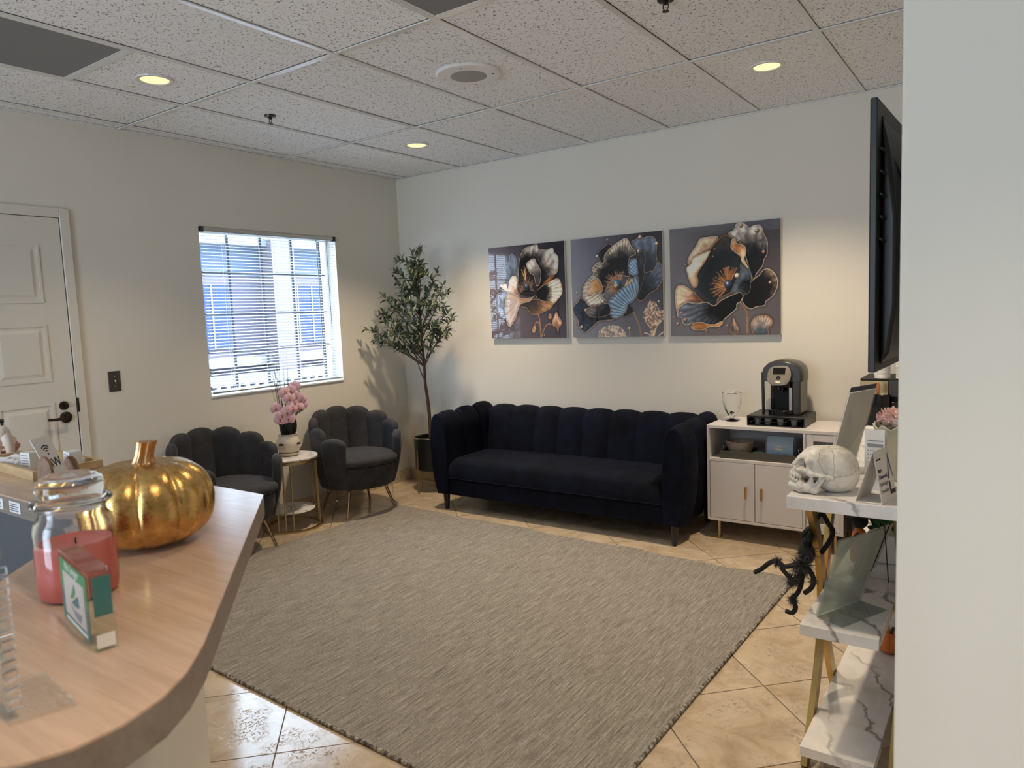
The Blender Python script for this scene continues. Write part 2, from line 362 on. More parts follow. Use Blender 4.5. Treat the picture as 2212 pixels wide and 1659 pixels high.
M['ink'] = pm('ink', (.03,.03,.04), .7); M['inkgrey'] = pm('grey_ink', (.25,.25,.27), .7); M['inkblue'] = pm('blue_ink', (.06,.07,.22), .6); M['navyink'] = pm('navy_ink', (.02,.03,.07), .5)
M['green'] = pm('green_print', (.06,.26,.10), .4); M['teal'] = pm('teal_print', (.05,.17,.17), .4); M['blue'] = pm('blue_print', (.10,.22,.50), .4); M['pinkp'] = pm('print_beige', (.55,.47,.42), .5)
M['pink'] = pm('pink_petals', (.85,.58,.51), .8, var=.15, sc=120); M['creamv'] = pm('cream_glass', (.62,.60,.48), .12, var=.05)
M['teabox'] = pm('pale_blue_card', (.33,.44,.54), .5); M['tealabel'] = pm('label_cream', (.72,.66,.52), .6)
M['traydark'] = mat_woven('embossed_tray', (.10,.085,.06), (.17,.15,.11), 95); M['basket'] = mat_woven('wicker', (.50,.40,.32), (.62,.52,.42), 60)
M['greenp'] = pm('plant_green', (.045,.13,.022), .5, var=.3); M['glitter'] = pm('rose_glitter', (.55,.36,.27), .25, .9, var=.4, sc=300, bump=.8)
M['tooth'] = pm('cream_resin', (.76,.66,.57), .4, var=.02); M['tubes'] = pm('tube_plastic', (.78,.76,.80), .35, var=.02)
M['podgrey'] = pm('pod_plastic', (.26,.25,.25), .4); M['tv'] = pm('tv_plastic', (.007,.007,.007), .42); M['screen'] = pm('screen_black', (.003,.003,.004), .08)
M['stucco'] = pm('lavender_stucco', (.050,.046,.068), .8, var=.04, sc=4); M['stuccow'] = pm('pink_white_stucco', (.072,.064,.078), .8, var=.03, sc=4); M['fascia'] = pm('white_fascia', (.105,.11,.125), .7, var=.02)
M['bluewin'] = pm('blue_glazing', (.020,.034,.072), .7, Specular_IOR_Level=.1); M['paleblue'] = pm('pale_blue_wall', (.040,.058,.092), .8, var=.04, sc=4); M['pave'] = pm('paving', (.72,.74,.78), .8)
M['lens'] = emit('lamp_lens', (1.0, .74, .34), 1.05)

# ================================================================== SETTING
H = 2.70; X0 = .13; T = .61
YB = -8.0; XR = 7.0; XW = 4.381; YW = -3.30      # rear wall, far right wall, partition corner
# ---- floor: slab + diamond-laid travertine tiles
floor = struct(boxo('floor', M['grout'], None, 0, XR, YB, 0, -.06, -.004))
def clip(poly, a, b, c):      # keep a*x+b*y<=c
    out = []
    for i in range(len(poly)):
        p, q = poly[i], poly[(i+1) % len(poly)]; dp = a*p[0]+b*p[1]-c; dq = a*q[0]+b*q[1]-c
        if dp <= 0: out.append(p)
        if dp*dq < 0:
            t = dp/(dp-dq); out.append((p[0]+(q[0]-p[0])*t, p[1]+(q[1]-p[1])*t))
    return out
D = .6466; g = .0035
full = None
for i in range(-14, 12):
    for j in range(-4, 20):
        s0 = -.90+D*i+g; s1 = -.90+D*(i+1)-g; d0 = 2.0-D*4+5.89-2.0+D*(j-7)+g; d1 = d0+D-2*g
        poly = [((s+d)/2, (s-d)/2) for s, d in ((s0,d0),(s1,d0),(s1,d1),(s0,d1))]
        n0 = len(poly); c0 = poly
        lim = XW if (poly[0][1]+poly[2][1])/2 > YW+.4 else 5.6
        for a, b, c in ((-1,0,0),(1,0,lim),(0,1,0),(0,-1,5.6)): poly = clip(poly, a, b, c) if poly else poly
        if len(poly) < 3: continue
        cx = sum(p[0] for p in poly)/len(poly); cy = sum(p[1] for p in poly)/len(poly)
        if 1.0 < cx < 3.15 and -2.75 < cy < -1.3: continue                       # wholly under the rug
        if cx < 2.9 and cy < -4.3: continue                                       # behind the counter
        if cx > XW+.1 and cy > YW+.2: continue
        if poly == c0 and full is not None:
            o = bpy.data.objects.new('floor_tile', full); COL.objects.link(o); o.parent = floor; o.location = (cx, cy, 0)
        else:
            o = MB().prism([(p[0]-cx, p[1]-cy) for p in poly], -.006, 0).build('floor_tile', M['trav'], floor, loc=(cx, cy, 0))
            if poly == c0: full = o.data
rear = struct(boxo('floor_rear', M['trav'], None, 0, XR, YB, -5.6, -.004, 0))
# ---- walls
wb = struct(boxo('wall_back', M['wall'], None, 0, XR, 0, .15, 0, 2.9))
WY0, WY1, WZ0, WZ1 = -1.952, -.75, .978, 2.150
m = MB(); m.box(-.16, 0, YB, WY0, 0, 2.9); m.box(-.16, 0, WY1, .15, 0, 2.9); m.box(-.16, 0, WY0, WY1, 0, WZ0); m.box(-.16, 0, WY0, WY1, WZ1, 2.9)
wl_ = struct(m.build('wall_left', M['wall']))
struct(boxo('wall_right', M['wall'], None, XW, 6.4, YW, 0, 0, 2.9, bevel=.004))
struct(boxo('wall_far_right', M['wall'], None, XR, XR+.15, YB, .15, 0, 2.9))
m = MB(); m.box(0, 1.5, YB-.15, YB, 0, 2.9); m.box(3.2, XR, YB-.15, YB, 0, 2.9); m.box(1.5, 3.2, YB-.15, YB, 2.5, 2.9); m.box(1.5, 3.2, YB-.15, YB, 0, .1)
struct(m.build('wall_rear', M['wall']))
w2 = MB()
for x in (1.5, 2.33, 3.15): w2.box(x, x+.05, YB-.10, YB-.05, .1, 2.5)
w2 = struct(w2.build('window_2', M['bronze']))
# ---- baseboards in travertine pieces
bl = struct(boxo('baseboard_left', M['grout'], None, 0, .006, -2.74, 0, 0, .092))
y = -.0
while y > -2.73:
    y1 = max(y-.457, -2.735)
    boxo('baseboard_tile', M['trav_base'], bl, .006, .014, y1+.0015, y-.0015, 0, .10, bevel=.002); y = y1
bb = struct(boxo('baseboard_back', M['grout'], None, .014, XW, -.006, 0, 0, .092))
x = .014
while x < XW-.01:
    x1 = min(x+.457, XW); boxo('baseboard_tile', M['trav_base'], bb, x+.0015, x1-.0015, -.014, -.006, 0, .10, bevel=.002); x = x1
# ---- ceiling
ceil = struct(boxo('ceiling', M['matte'], None, -.16, XR, YB, .15, H+.03, H+.2))
VENTS = [(1, -3.05), (4, -2.44)]           # columns / near edges of the 2x2 grilles
cols = [(0.0, X0)]+[(X0+T*k, X0+T*(k+1)) for k in range(11)]
rows = [0, -1.22, -2.44, -3.66, -4.88, -6.10, -7.32, YB]
random.seed(3)
def ctile(x0, x1, y0, y1):
    w = .0135; cx, cy = (x0+x1)/2, (y0+y1)/2
    if cx > 6.4 and False: return
    o = boxo('ceiling_tile', M['ctile'], ceil, x0-cx+w, x1-cx-w, y0-cy+w, y1-cy-w, 0, .016)
    o.location = (cx, cy, H+.0005+random.random()*.0015); o.rotation_euler = (random.uniform(-.0012,.0012), random.uniform(-.0016,.0016), 0); return o
for ci, (a, b) in enumerate(cols):
    b = min(b, XR)
    if a >= XR: continue
    for r in range(len(rows)-1):
        y1, y0 = rows[r], rows[r+1]; sub = [(y0, y1)]
        if ci == 2 and r == 2: sub = [(-3.05, -2.44)]
        if ci == 5 and r == 2: sub = [(-3.66, -3.05)]
        for (p, q) in sub: ctile(a, b, p, q)
m = None
for k in range(12):
    x = X0+T*k
    if x > XR: break
    boxo('ceiling_rail', M['tbar'], ceil, x-.012, x+.012, YB, -.002, H-.007, H-.001)
for yy in rows[1:-1]:
    boxo('ceiling_rail', M['tbar'], ceil, .002, XR, yy-.012, yy+.012, H-.0065, H-.0015)
boxo('ceiling_rail', M['tbar'], ceil, X0+T, X0+2*T, -3.062, -3.038, H-.0065, H-.0015)
boxo('ceiling_rail', M['tbar'], ceil, X0+4*T, X0+5*T, -3.062, -3.038, H-.0065, H-.0015)
struct(boxo('trim_1', M['tbar'], None, .0, .020, YB, -.02, H-.007, H-.001))
struct(boxo('trim_2', M['tbar'], None, .0, XW, -.020, 0, H-.008, H-.002))
for (k, y1, lab) in ((1, -3.05, 'grey perforated air return panel in ceiling over the door wall'), (4, -2.44, 'grey perforated air return panel in ceiling beyond the round speaker')):
    x0 = X0+T*k; t = thing('air_return_grille', lab, 'air vent', (x0+T/2, y1-T/2, H), group='ceiling air return panels')
    boxo('perforated_panel', M['perf'], t, -.29, .29, -.29, .29, -.004, .004)
    m = MB(); m.box(-.293,.293,-.293,-.278,-.006,.006); m.box(-.293,.293,.278,.293,-.006,.006); m.box(-.293,-.278,-.278,.278,-.006,.006); m.box(.278,.293,-.278,.278,-.006,.006)
    m.build('frame', M['tbar'], t)
# ---- ceiling speaker, sprinklers, downlights
t = thing('ceiling_speaker', 'round white ceiling speaker with grey mesh centre', 'speaker', (2.25, -1.81, H))
MB().lathe([(0,.0),(.166,0),(.168,-.006),(.160,-.014),(.10,-.018),(.092,-.016)], 64).build('flange', M['white'], t)
MB().lathe([(0,-.020),(.05,-.0195),(.092,-.016),(.092,-.012)], 48).build('mesh_grille', M['mesh'], t)
for k in range(4):
    a = R(20+90*k); MB().lathe([(0,-.0195),(.004,-.019),(.004,-.012)], 8, (.128*math.cos(a), .128*math.sin(a), 0)).build('screw', M['greyp'], t)
def sprinkler(loc, lab):
    t = thing('sprinkler_head', lab, 'sprinkler', loc, group='ceiling sprinklers')
    MB().lathe([(0,0),(.034,0),(.032,-.007),(.014,-.010),(0,-.010)], 24).build('escutcheon', M['bronze'], t)
    m = MB(); m.lathe([(.010,-.008),(.010,-.020),(.006,-.022),(0,-.022)], 12); m.tube([(.010,0,-.018),(.012,0,-.032),(.003,0,-.045)], .0022, 6); m.tube([(-.010,0,-.018),(-.012,0,-.032),(-.003,0,-.045)], .0022, 6)
    m.build('body', M['bronze'], t); MB().lathe([(0,-.045),(.014,-.045),(.014,-.048),(0,-.048)], 16).build('deflector', M['bronze'], t)
sprinkler((.907, -2.003, H), 'dark sprinkler head on the ceiling tile near the window wall')
sprinkler((3.385, -1.985, H), 'dark sprinkler head on the ceiling in front of the three pictures')
def downlight(x, y, lab, power):
    t = thing('recessed_downlight', lab, 'ceiling light', (x, y, H), group='recessed downlights')
    MB().lathe([(.066,.0),(.088,0),(.086,-.006),(.070,-.007),(.066,-.003)], 48).build('trim_ring', M['tbar'], t)
    m = MB(); m.lathe([(0,-.003),(.03,-.003),(.066,-.0028),(.066,.0)], 40); m.build('lens', M['lens'], t)
    d = bpy.data.lights.new('lamp', 'SPOT'); d.energy = power; d.color = (1.0, .80, .56); d.spot_size = R(108); d.spot_blend = .85; d.shadow_soft_size = .06
    l = bpy.data.objects.new('lamp', d); COL.objects.link(l); l.parent = t; l.location = (0, 0, -.02)
DL = 60
downlight(1.035, -2.775, 'lit downlight beside the grey air return over the door wall', DL*.6)
downlight(1.02, -.85, 'lit downlight above the olive tree corner', DL*1.8)
downlight(3.47, -.87, 'lit downlight above the white cabinet', DL*1.8)
downlight(3.47, -2.775, 'lit downlight over the end of the marble console', DL*1.0)
downlight(1.035, -4.69, 'lit downlight over the reception counter', DL*.75)
downlight(4.69, -4.55, 'added unseen downlight brightening the partition wall and counter', DL*1.3)  # out-of-view lamp, added to warm the partition wall and light the counter
# ---- window: reveal, frame, muntins, glass
win = MB(); gx = -.10
win.box(gx-.05, gx+.01, WY0, WY1, WZ0, WZ0+.035); win.box(gx-.05, gx+.01, WY0, WY1, WZ1-.035, WZ1); win.box(gx-.05, gx+.01, WY0, WY0+.035, WZ0+.035, WZ1-.035); win.box(gx-.05, gx+.01, WY1-.035, WY1, WZ0+.035, WZ1-.035)
win = struct(win.build('window_1', M['vinyl']))
boxo('pane', M['pane'], win, gx-.022, gx-.018, WY0+.035, WY1-.035, WZ0+.035, WZ1-.035)
for yy in (-1.67, -1.39, -1.11, -.835): boxo('muntin', M['muntin'], win, gx-.017, gx-.005, yy-.009, yy+.009, WZ0+.035, WZ1-.035)
for zz in (1.285, 1.555, 1.85): boxo('muntin', M['muntin'], win, gx-.016, gx-.006, WY0+.035, WY1-.035, zz-.009, zz+.009)
boxo('window_sill', M['vinyl'], win, gx+.01, .012, WY0+.001, WY1-.001, WZ0, WZ0+.012, bevel=.003)
# ---- blind
t = thing('window_blind', 'white horizontal slat blind hanging over the window', 'blind', (.004, (WY0+WY1)/2, WZ0+.015))
hw = (WY1-WY0)/2-.006; zt = WZ1-WZ0-.015
boxo('headrail', M['silver'], t, -.028, .006, -hw, hw, zt-.032, zt-.002, bevel=.003)
sl = MB()
def slf(u, v):
    a = (v-.5)*.024; return Vector((a, -hw+.006+u*(2*hw-.012), .0026*(1-(2*v-1)**2)))
sl.grid(slf, 2, 4); sl = sl.build('slat', M['slat'], t, loc=(-.012, 0, .03)); sl.rotation_euler = (0, R(14), 0)
ns = 50
for i in range(1, ns):
    o = sl.copy(); COL.objects.link(o); o.location = (-.012, 0, .03+i*(zt-.068)/(ns-1)*1.0)
boxo('bottom_rail', M['silver'], t, -.022, -.002, -hw+.004, hw-.004, .008, .020, bevel=.003)
for yy in (-.42, 0, .42):
    for xx in (-.0245, .0005): MB().tube([(xx, yy, .015), (xx, yy, zt-.03)], .0008, 5).build('ladder_cord', M['white'], t)
MB().tube([(.008, hw-.10, zt-.03), (.010, hw-.095, zt-.70)], .0022, 6).build('lift_cord', M['greyp'], t)
MB().lathe([(0,0),(.005,.002),(.006,.02),(.002,.028),(0,.028)], 10, (.010, hw-.095, zt-.728)).build('cord_tassel', M['white'], t)
MB().tube([(.008, hw-.20, zt-.03), (.010, hw-.197, zt-.95)], .0022, 6).build('tilt_wand', M['greyp'], t)
for yy in (-hw, hw-.025): boxo('bracket', M['greyp'], t, -.03, .009, yy, yy+.025, zt-.036, zt+.000)
# ---- door with raised panels, casing
dy1, dy0, dh = -2.830, -3.742, 2.128
door = struct(boxo('door_1', M['trim'], None, -.03, .004, dy0, dy1, .01, dh))
for c0, c1 in ((-3.622, -3.337), (-3.235, -2.950)):
    for z0, z1 in ((1.642, 1.976), (1.193, 1.520), (.64, 1.069), (.18, .52)):
        m = MB(); e = .028
        ring = [(c0, z0), (c1, z0), (c1, z1), (c0, z1)]
        levels = [(0, .004), (.010, -.004), (.016, -.004), (.040, .0035), (.041, .0035)]
        vs = []
        for off, dx in levels: vs += [(dx, c0+off, z0+off), (dx, c1-off, z0+off), (dx, c1-off, z1-off), (dx, c0+off, z1-off)]
        # proud moulding and raised field
        m.box(.004, .009, c0, c1, z0, z0+.014); m.box(.004, .009, c0, c1, z1-.014, z1); m.box(.004, .009, c0, c0+.014, z0+.014, z1-.014); m.box(.004, .009, c1-.014, c1, z0+.014, z1-.014)
        a = .03; b_ = .048
        m.add([(.004,c0+a,z0+a),(.004,c1-a,z0+a),(.004,c1-a,z1-a),(.004,c0+a,z1-a),(.010,c0+b_,z0+b_),(.010,c1-b_,z0+b_),(.010,c1-b_,z1-b_),(.010,c0+b_,z1-b_)], [(4,5,6,7),(0,1,5,4),(1,2,6,5),(2,3,7,6),(3,0,4,7)])
        m.build('panel', M['trim'], door, smooth=False)
hd = MB(); hd.lathe([(0,0),(.033,0),(.033,.006),(.028,.010),(.012,.012),(.012,.045),(0,.045)], 32, M=frame((.004, -2.895, .977), (0,1,0), (0,0,1))).build('lever_rose', M['bronze'], door)
MB().tube(smooth_path([(.047,-2.895,.977),(.050,-2.93,.977),(.050,-2.97,.974),(.050,-3.008,.978)], 4), .0085, 8).build('lever_handle', M['bronze'], door)
MB().lathe([(0,0),(.026,0),(.025,.006),(.010,.010),(0,.010)], 28, M=frame((.004, -2.900, 1.046), (0,1,0), (0,0,1))).build('deadbolt', M['bronze'], door)
boxo('thumb_turn', M['bronze'], door, .013, .026, -2.903, -2.897, 1.034, 1.058)
cas = MB(); cas.box(0, .016, dy1+.003, dy1+.056, 0, dh+.056); cas.box(0, .016, dy0-.056, dy0-.003, 0, dh+.056); cas.box(0, .016, dy0-.003, dy1+.003, dh+.003, dh+.056)
struct(cas.build('trim_3', M['trim'], bevel=.003))
struct(boxo('trim_4', M['matte'], None, -.02, .0045, dy1-.0005, dy1+.0035, .0, dh+.003))
struct(boxo('trim_5', M['matte'], None, -.02, .0045, dy0, dy1, dh, dh+.0035))
boxo('strike_plate', M['bronze'], door, .004, .018, dy1-.001, dy1+.010, 1.00, 1.085)
# ---- light switch
t = thing('light_switch', 'dark bronze toggle light switch on the wall beside the door', 'light switch', (0, -2.598, 1.158))
boxo('cover_plate', M['champ'] if False else pm('switch_plate', (.085,.078,.076), .35, .6), t, 0, .006, -.037, .037, -.063, .063, bevel=.003)
boxo('toggle', M['silver'], t, .006, .018, -.005, .005, -.006, .010, bevel=.002)
for z in (-.03, .03): MB().lathe([(0,.002),(.0035,.001),(.0035,-.001)], 8, M=frame((.006, 0, z), (0,1,0), (0,0,1))).build('screw', M['silver'], t)
# ---- outside: facade across the way
gr = struct(boxo('ground_outside', M['pave'], None, -14, -.16, -8, 12, -.6, -.5))
t = thing('facade', 'pale lavender building with blue windows seen through the blind', 'building', (-5, 2.2, -.5))
def fb(name, mat, x0, x1, y0, y1, z0, z1): return boxo(name, M[mat], t, x0, x1, y0-2.2, y1-2.2, z0+.5, z1+.5)
fb('wall', 'stucco', -.4, 0, -7, 9, -.5, 2.20)
fb('upper_wall', 'paleblue', -.4, .02, -7, 9, 2.20, 3.1)
fb('pillar', 'stuccow', 0, .35, 2.15, 2.56, -.5, 3.1)
fb('fascia', 'fascia', 0, .25, -7, 9, 2.62, 2.74); fb('ledge', 'fascia', 0, .20, -7, 9, .86, .98); fb('ledge', 'fascia', .0, .45, -7, 9, .66, .74)
for (y0, y1) in ((-3.6, -2.4), (-1.9, -.6), (-.2, .6), (.75, 1.60), (2.56, 3.42), (3.9, 4.8)):
    p = fb('window', 'bluewin', .0, .02, y0, y1, 1.12, 2.05)
    for f in (.33, .66): boxo('mullion', M['fascia'], p, .02, .03, y0-2.2+(y1-y0)*f-.012, y0-2.2+(y1-y0)*f+.012, 1.62, 2.55)
t = thing('railing', 'white baluster railing outside below the blue windows', 'railing', (-4.2, 1.6, -.5))
boxo('rail', M['fascia'], t, -.03, .03, -6, 6, 1.16, 1.21); boxo('rail', M['fascia'], t, -.03, .03, -6, 6, .62, .67)
bal = boxo('baluster', M['fascia'], t, -.025, .025, -.03, .03, .0, 1.16)
bal.location.y = -5.9
for i in range(1, 80):
    o = bal.copy(); COL.objects.link(o); o.location.y = -5.9+i*.15

# ================================================================== FURNITURE
# ---- rug
A_, B_, C_, D_ = Vector((.590, -.790)), Vector((3.622, -.925)), Vector((3.572, -3.235)), Vector((.54, -3.10))
rug = thing('area_rug', 'large flat-woven grey brown rug on the tiled floor', 'rug', (2.08, -2.01, 0))
def rugp(u, v):      # u along A->B, v A->D
    p = (A_*(1-u)+B_*u)*(1-v)+(D_*(1-u)+C_*u)*v
    w = (1-v)**6*(.012*math.sin(u*21)+.010*math.sin(u*47+1))
    return p.x-2.08, p.y-2*(-1.005)+w
m = MB(); nu = 60; nv = 40
m.grid(lambda u, v: Vector((*rugp(u, v), .007+.0012*math.sin(u*14)*math.sin(v*9))), nu, nv)
rim = [rugp(i/nu, 0) for i in range(nu)]+[rugp(1, j/nv) for j in range(nv)]+[rugp(1-i/nu, 1) for i in range(nu)]+[rugp(0, 1-j/nv) for j in range(nv)]
o = len(m.v); n = len(rim)
m.add([(x, y, .007) for x, y in rim]+[(x, y, 0) for x, y in rim], [(i, (i+1) % n, n+(i+1) % n, n+i) for i in range(n)])
m.build('woven_field', M['rug'], rug, doubles=False)
mb = NM('rug_binding'); w = mb.noise(mb.obj((60, 60, 8)), 1, 2); mb.col(mb.ramp(w, [(.38, (.07,.06,.052)), (.5, (.22,.20,.175)), (.64, (.42,.40,.36))])); mb.rough(.9); M['bind'] = mb.m
for edge in ([rugp(1, j/80) for j in range(81)], [rugp(i/80, 1) for i in range(81)]):
    pts = [(x, y, .0075) for x, y in edge]; L = len(pts); mm = MB()
    mm.tube(smooth_path(pts, 5), [.0072+.0016*math.sin(i*1.9) for i in range((L-1)*5+1)], 7)
    mm.build('binding', M['bind'], rug)

# ---- sofa
sofa = thing('sofa', 'navy blue velvet sofa with vertical channel tufting against the wall', 'sofa', (1.91, -.38, 0))
ox, oy = 1.91, -.38
def strip(path, along, a0, a1, bulge, nu=9, n=5, cap=True):
    """channel: path of 2-D points swept from a0 to a1, puffed in the middle; along='x' -> path is (y,z), 'y' -> path is (x,z)"""
    P = [Vector((p[0], p[1], 0)) for p in path]; Q = smooth_path(P, n); L = len(Q)
    m = MB()
    def fn(u, v):
        k = min(L-1, int(round(v*(L-1)))); p = Q[k]; t = (Q[min(k+1, L-1)]-Q[max(k-1, 0)]).normalized(); nr = Vector((-t.y, t.x, 0))
        d = bulge*((1-abs(2*u-1)**2.6)-.35)
        q = p+nr*d; a = a0+(a1-a0)*u
        return Vector((a-ox, q.x-oy, q.y)) if along == 'x' else Vector((q.x-ox, a-oy, q.y))
    m.grid(fn, nu, L-1); return m
backp = [(-.250,.33),(-.225,.50),(-.195,.66),(-.165,.722),(-.115,.742),(-.065,.722),(-.035,.66),(-.028,.45),(-.030,.13)]
bx = [1.075+i*(2.800-1.075)/8 for i in range(9)]
for i in range(8):
    strip([(p[0], p[1]) for p in backp], 'x', bx[i], bx[i+1], .019).build('back_channel', M['navy'], sofa, angle=80)
core = [(p[0]*1, p[1]-.012) for p in backp]
MB().prism([(p[0]+.38+(.02 if i < 3 else 0), p[1]-.02) for i, p in enumerate(backp)], 1.03-ox, 2.81-ox, Matrix(((0,0,1,0),(1,0,0,0),(0,1,0,0),(0,0,0,1)))).build('back_core', M['navy'], sofa)
def arm(sgn, xin):
    def P(dx, z): return (xin-sgn*dx, z)      # dx outward from the inner face
    path = [P(-.01,.33), P(0,.50), P(.006,.63), P(.030,.705), P(.075,.738), P(.118,.712), P(.142,.62), P(.148,.45), P(.130,.25), P(.098,.125)]
    if sgn < 0: path = path
    ys = [-.705, -.485, -.265, -.05]
    for i in range(3):
        zo = [0, .008, .016][i]
        pp = [(p[0], p[1]+zo) for p in path]
        if sgn > 0: pp = pp[::-1]
        strip(pp, 'y', ys[i], ys[i+1], -.026 if False else .026).build('arm_channel', M['navy'], sofa, angle=80)
    ins = [P(.012,.33), P(.016,.50), P(.020,.63), P(.040,.690), P(.075,.718), P(.108,.696), P(.128,.61), P(.134,.45), P(.118,.25), P(.092,.125), P(.012,.125)]
    Mx = Matrix(((1,0,0,-ox),(0,0,-1,-oy),(0,1,0,0),(0,0,0,1)))
    MB().prism(ins, .05, .71, Mx).build('arm_core', M['navy'], sofa)
    fr = smooth_path([Vector((p[0], p[1], 0)) for p in ([P(.004,.14), P(-.004,.33)]+path[1:])], 4)
    out = [(p.x, p.y) for p in fr]
    MB().prism(out, .700, .722, Mx).build('arm_front', M['navy'], sofa, bevel=.006)
    MB().tube([(p.x-ox, -.716-oy, p.y) for p in fr], .0042, 6).build('piping', M['navy'], sofa)
arm(1, 1.045); arm(-1, 2.785)
# seat cushion with a soft crown
def cushion(x0, x1, y0, y1, z0, z1, crown, e=.06, nu=40, nv=20):
    m = MB()
    def top(u, v):
        x = x0+(x1-x0)*u; y = y0+(y1-y0)*v
        ex = min(u*(x1-x0), (1-u)*(x1-x0))/e; ey = min(v*(y1-y0), (1-v)*(y1-y0))/e
        f = 1-(max(0, 1-ex)**2.2+max(0, 1-ey)**2.2)*.5; f = max(f, 0)
        return Vector((x, y, z0+(z1-z0)*(.45+.55*f)+crown*math.sin(PI*u)*math.sin(PI*v)))
    m.grid(top, nu, nv)
    rim = [(x0+(x1-x0)*i/nu, y0) for i in range(nu)]+[(x1, y0+(y1-y0)*j/nv) for j in range(nv)]+[(x1-(x1-x0)*i/nu, y1) for i in range(nu)]+[(x0, y1-(y1-y0)*j/nv) for j in range(nv)]
    n = len(rim); zt = lambda x, y: top((x-x0)/(x1-x0), (y-y0)/(y1-y0)).z
    m.add([(x, y, zt(x, y)) for x, y in rim]+[(x, y, z0) for x, y in rim], [(i, (i+1) % n, n+(i+1) % n, n+i) for i in range(n)]+[tuple(range(2*n-1, n-1, -1))])
    return m
cushion(1.046-ox, 2.784-ox, -.715-oy, -.20-oy, .252, .405, .02).build('seat_cushion', M['navy'], sofa, angle=60)
MB().box(1.0-ox, 2.83-ox, -.700-oy, -.05-oy, .122, .250).build('base_rail', M['navy'], sofa, bevel=.008)
MB().tube([(1.05-ox, -.716-oy, .256), (2.78-ox, -.716-oy, .256)], .004, 6).build('seam_piping', M['navy'], sofa)
for lx, ly in ((.985, -.665), (2.845, -.685), (.985, -.10), (2.845, -.10)):
    MB().lathe([(0,0),(.016,0),(.018,.01),(.027,.128),(0,.128)], 20, (lx-ox, ly-oy, 0)).build('leg', M['leg'], sofa)

# ---- scallop-back armchairs (built facing +x)
def petal(base, top, tang, thick, a0, a1, b, lean=.0, nv=18, nk=18):
    base, top, tang, thick = Vector(base), Vector(top), Vector(tang), Vector(thick); m = MB(); vs = []
    rings = [i/nv for i in range(nv+1)]
    for v in rings:
        v = 1-(1-v)**1.5
        c = base.lerp(top, v)+thick*lean*math.sin(PI*v)
        cap = 1.0 if v < .87 else math.sqrt(max(0, 1-((v-.87)/.13)**2))
        a = (a0+(a1-a0)*min(1, v*1.2))*max(cap, .02); b_ = b*(.75+.25*v)*max(cap**.7, .02)
        for k in range(nk):
            q = 2*PI*k/nk; cq, sq = math.cos(q), math.sin(q)
            vs.append(c+tang*(a*math.copysign(abs(cq)**.85, cq))+thick*(b_*math.copysign(abs(sq)**.7, sq)))
    n = nk; m.add(vs, [(i*n+k, i*n+(k+1) % n, (i+1)*n+(k+1) % n, (i+1)*n+k) for i in range(nv) for k in range(n)]+[tuple(range(n))[::-1], tuple(range(nv*n, nv*n+n))])
    return m
def sellip(x, y, rx, ry, e, n=40): 
    return [(x+rx*math.copysign(abs(math.cos(2*PI*k/n))**e, math.cos(2*PI*k/n)), y+ry*math.copysign(abs(math.sin(2*PI*k/n))**e, math.sin(2*PI*k/n))) for k in range(n)]
def loft(levels, n=40):
    m = MB(); vs = []
    for (x, y, rx, ry, e, z) in levels: vs += [(p[0], p[1], z) for p in sellip(x, y, rx, ry, e, n)]
    L = len(levels); m.add(vs, [(i*n+k, i*n+(k+1) % n, (i+1)*n+(k+1) % n, (i+1)*n+k) for i in range(L-1) for k in range(n)]+[tuple(range(n))[::-1], tuple(range((L-1)*n, L*n))]); return m
def armchair(loc, rotz, lab):
    t = thing('armchair', lab, 'armchair', loc, rotz, 'scallop-back armchairs under the window')
    hs = {0: .795, 1: .782, 2: .742, 3: .680, 4: .615}
    for k in range(-4, 5):
        ph = PI+R(30.5)*k; d = Vector((math.cos(ph), math.sin(ph), 0)); tg = Vector((-math.sin(ph), math.cos(ph), 0))
        rt = .308 if abs(k) < 4 else .316; rb = .258
        e = .012 if abs(k) == 4 else 0
        petal(d*rb+Vector((.01, 0, .22)), d*rt+Vector((e, 0, hs[abs(k)])), tg, d, .078, .105, .036, .018).build('back_petal', M['grey'], t, angle=80)
    loft([(.055,0,.215,.215,.8,.385),(.055,0,.262,.250,.8,.388),(.060,0,.283,.262,.8,.405),(.062,0,.287,.264,.8,.430),(.058,0,.272,.250,.8,.452),(.05,0,.22,.205,.85,.463),(.045,0,.12,.11,1,.467)]).build('seat_cushion', M['grey'], t, angle=70)
    loft([(.03,0,.20,.20,.85,.205),(.03,0,.245,.240,.85,.215),(.045,0,.270,.255,.85,.30),(.05,0,.276,.258,.85,.384)]).build('seat_base', M['grey'], t, angle=60)
    for sx in (-1, 1):
        for sy in (-1, 1):
            MB().tube([(sx*.21, sy*.205, 0), (sx*.15, sy*.145, .225)], [.0085, .0135], 12).build('leg', M['copper'], t)
    return t
armchair((.368, -1.000, 0), R(-16), 'charcoal velvet scallop-back armchair between the side table and the olive tree')
armchair((.352, -2.118, 0), R(-5), 'charcoal velvet scallop-back armchair standing between the gold pumpkin and the side table')

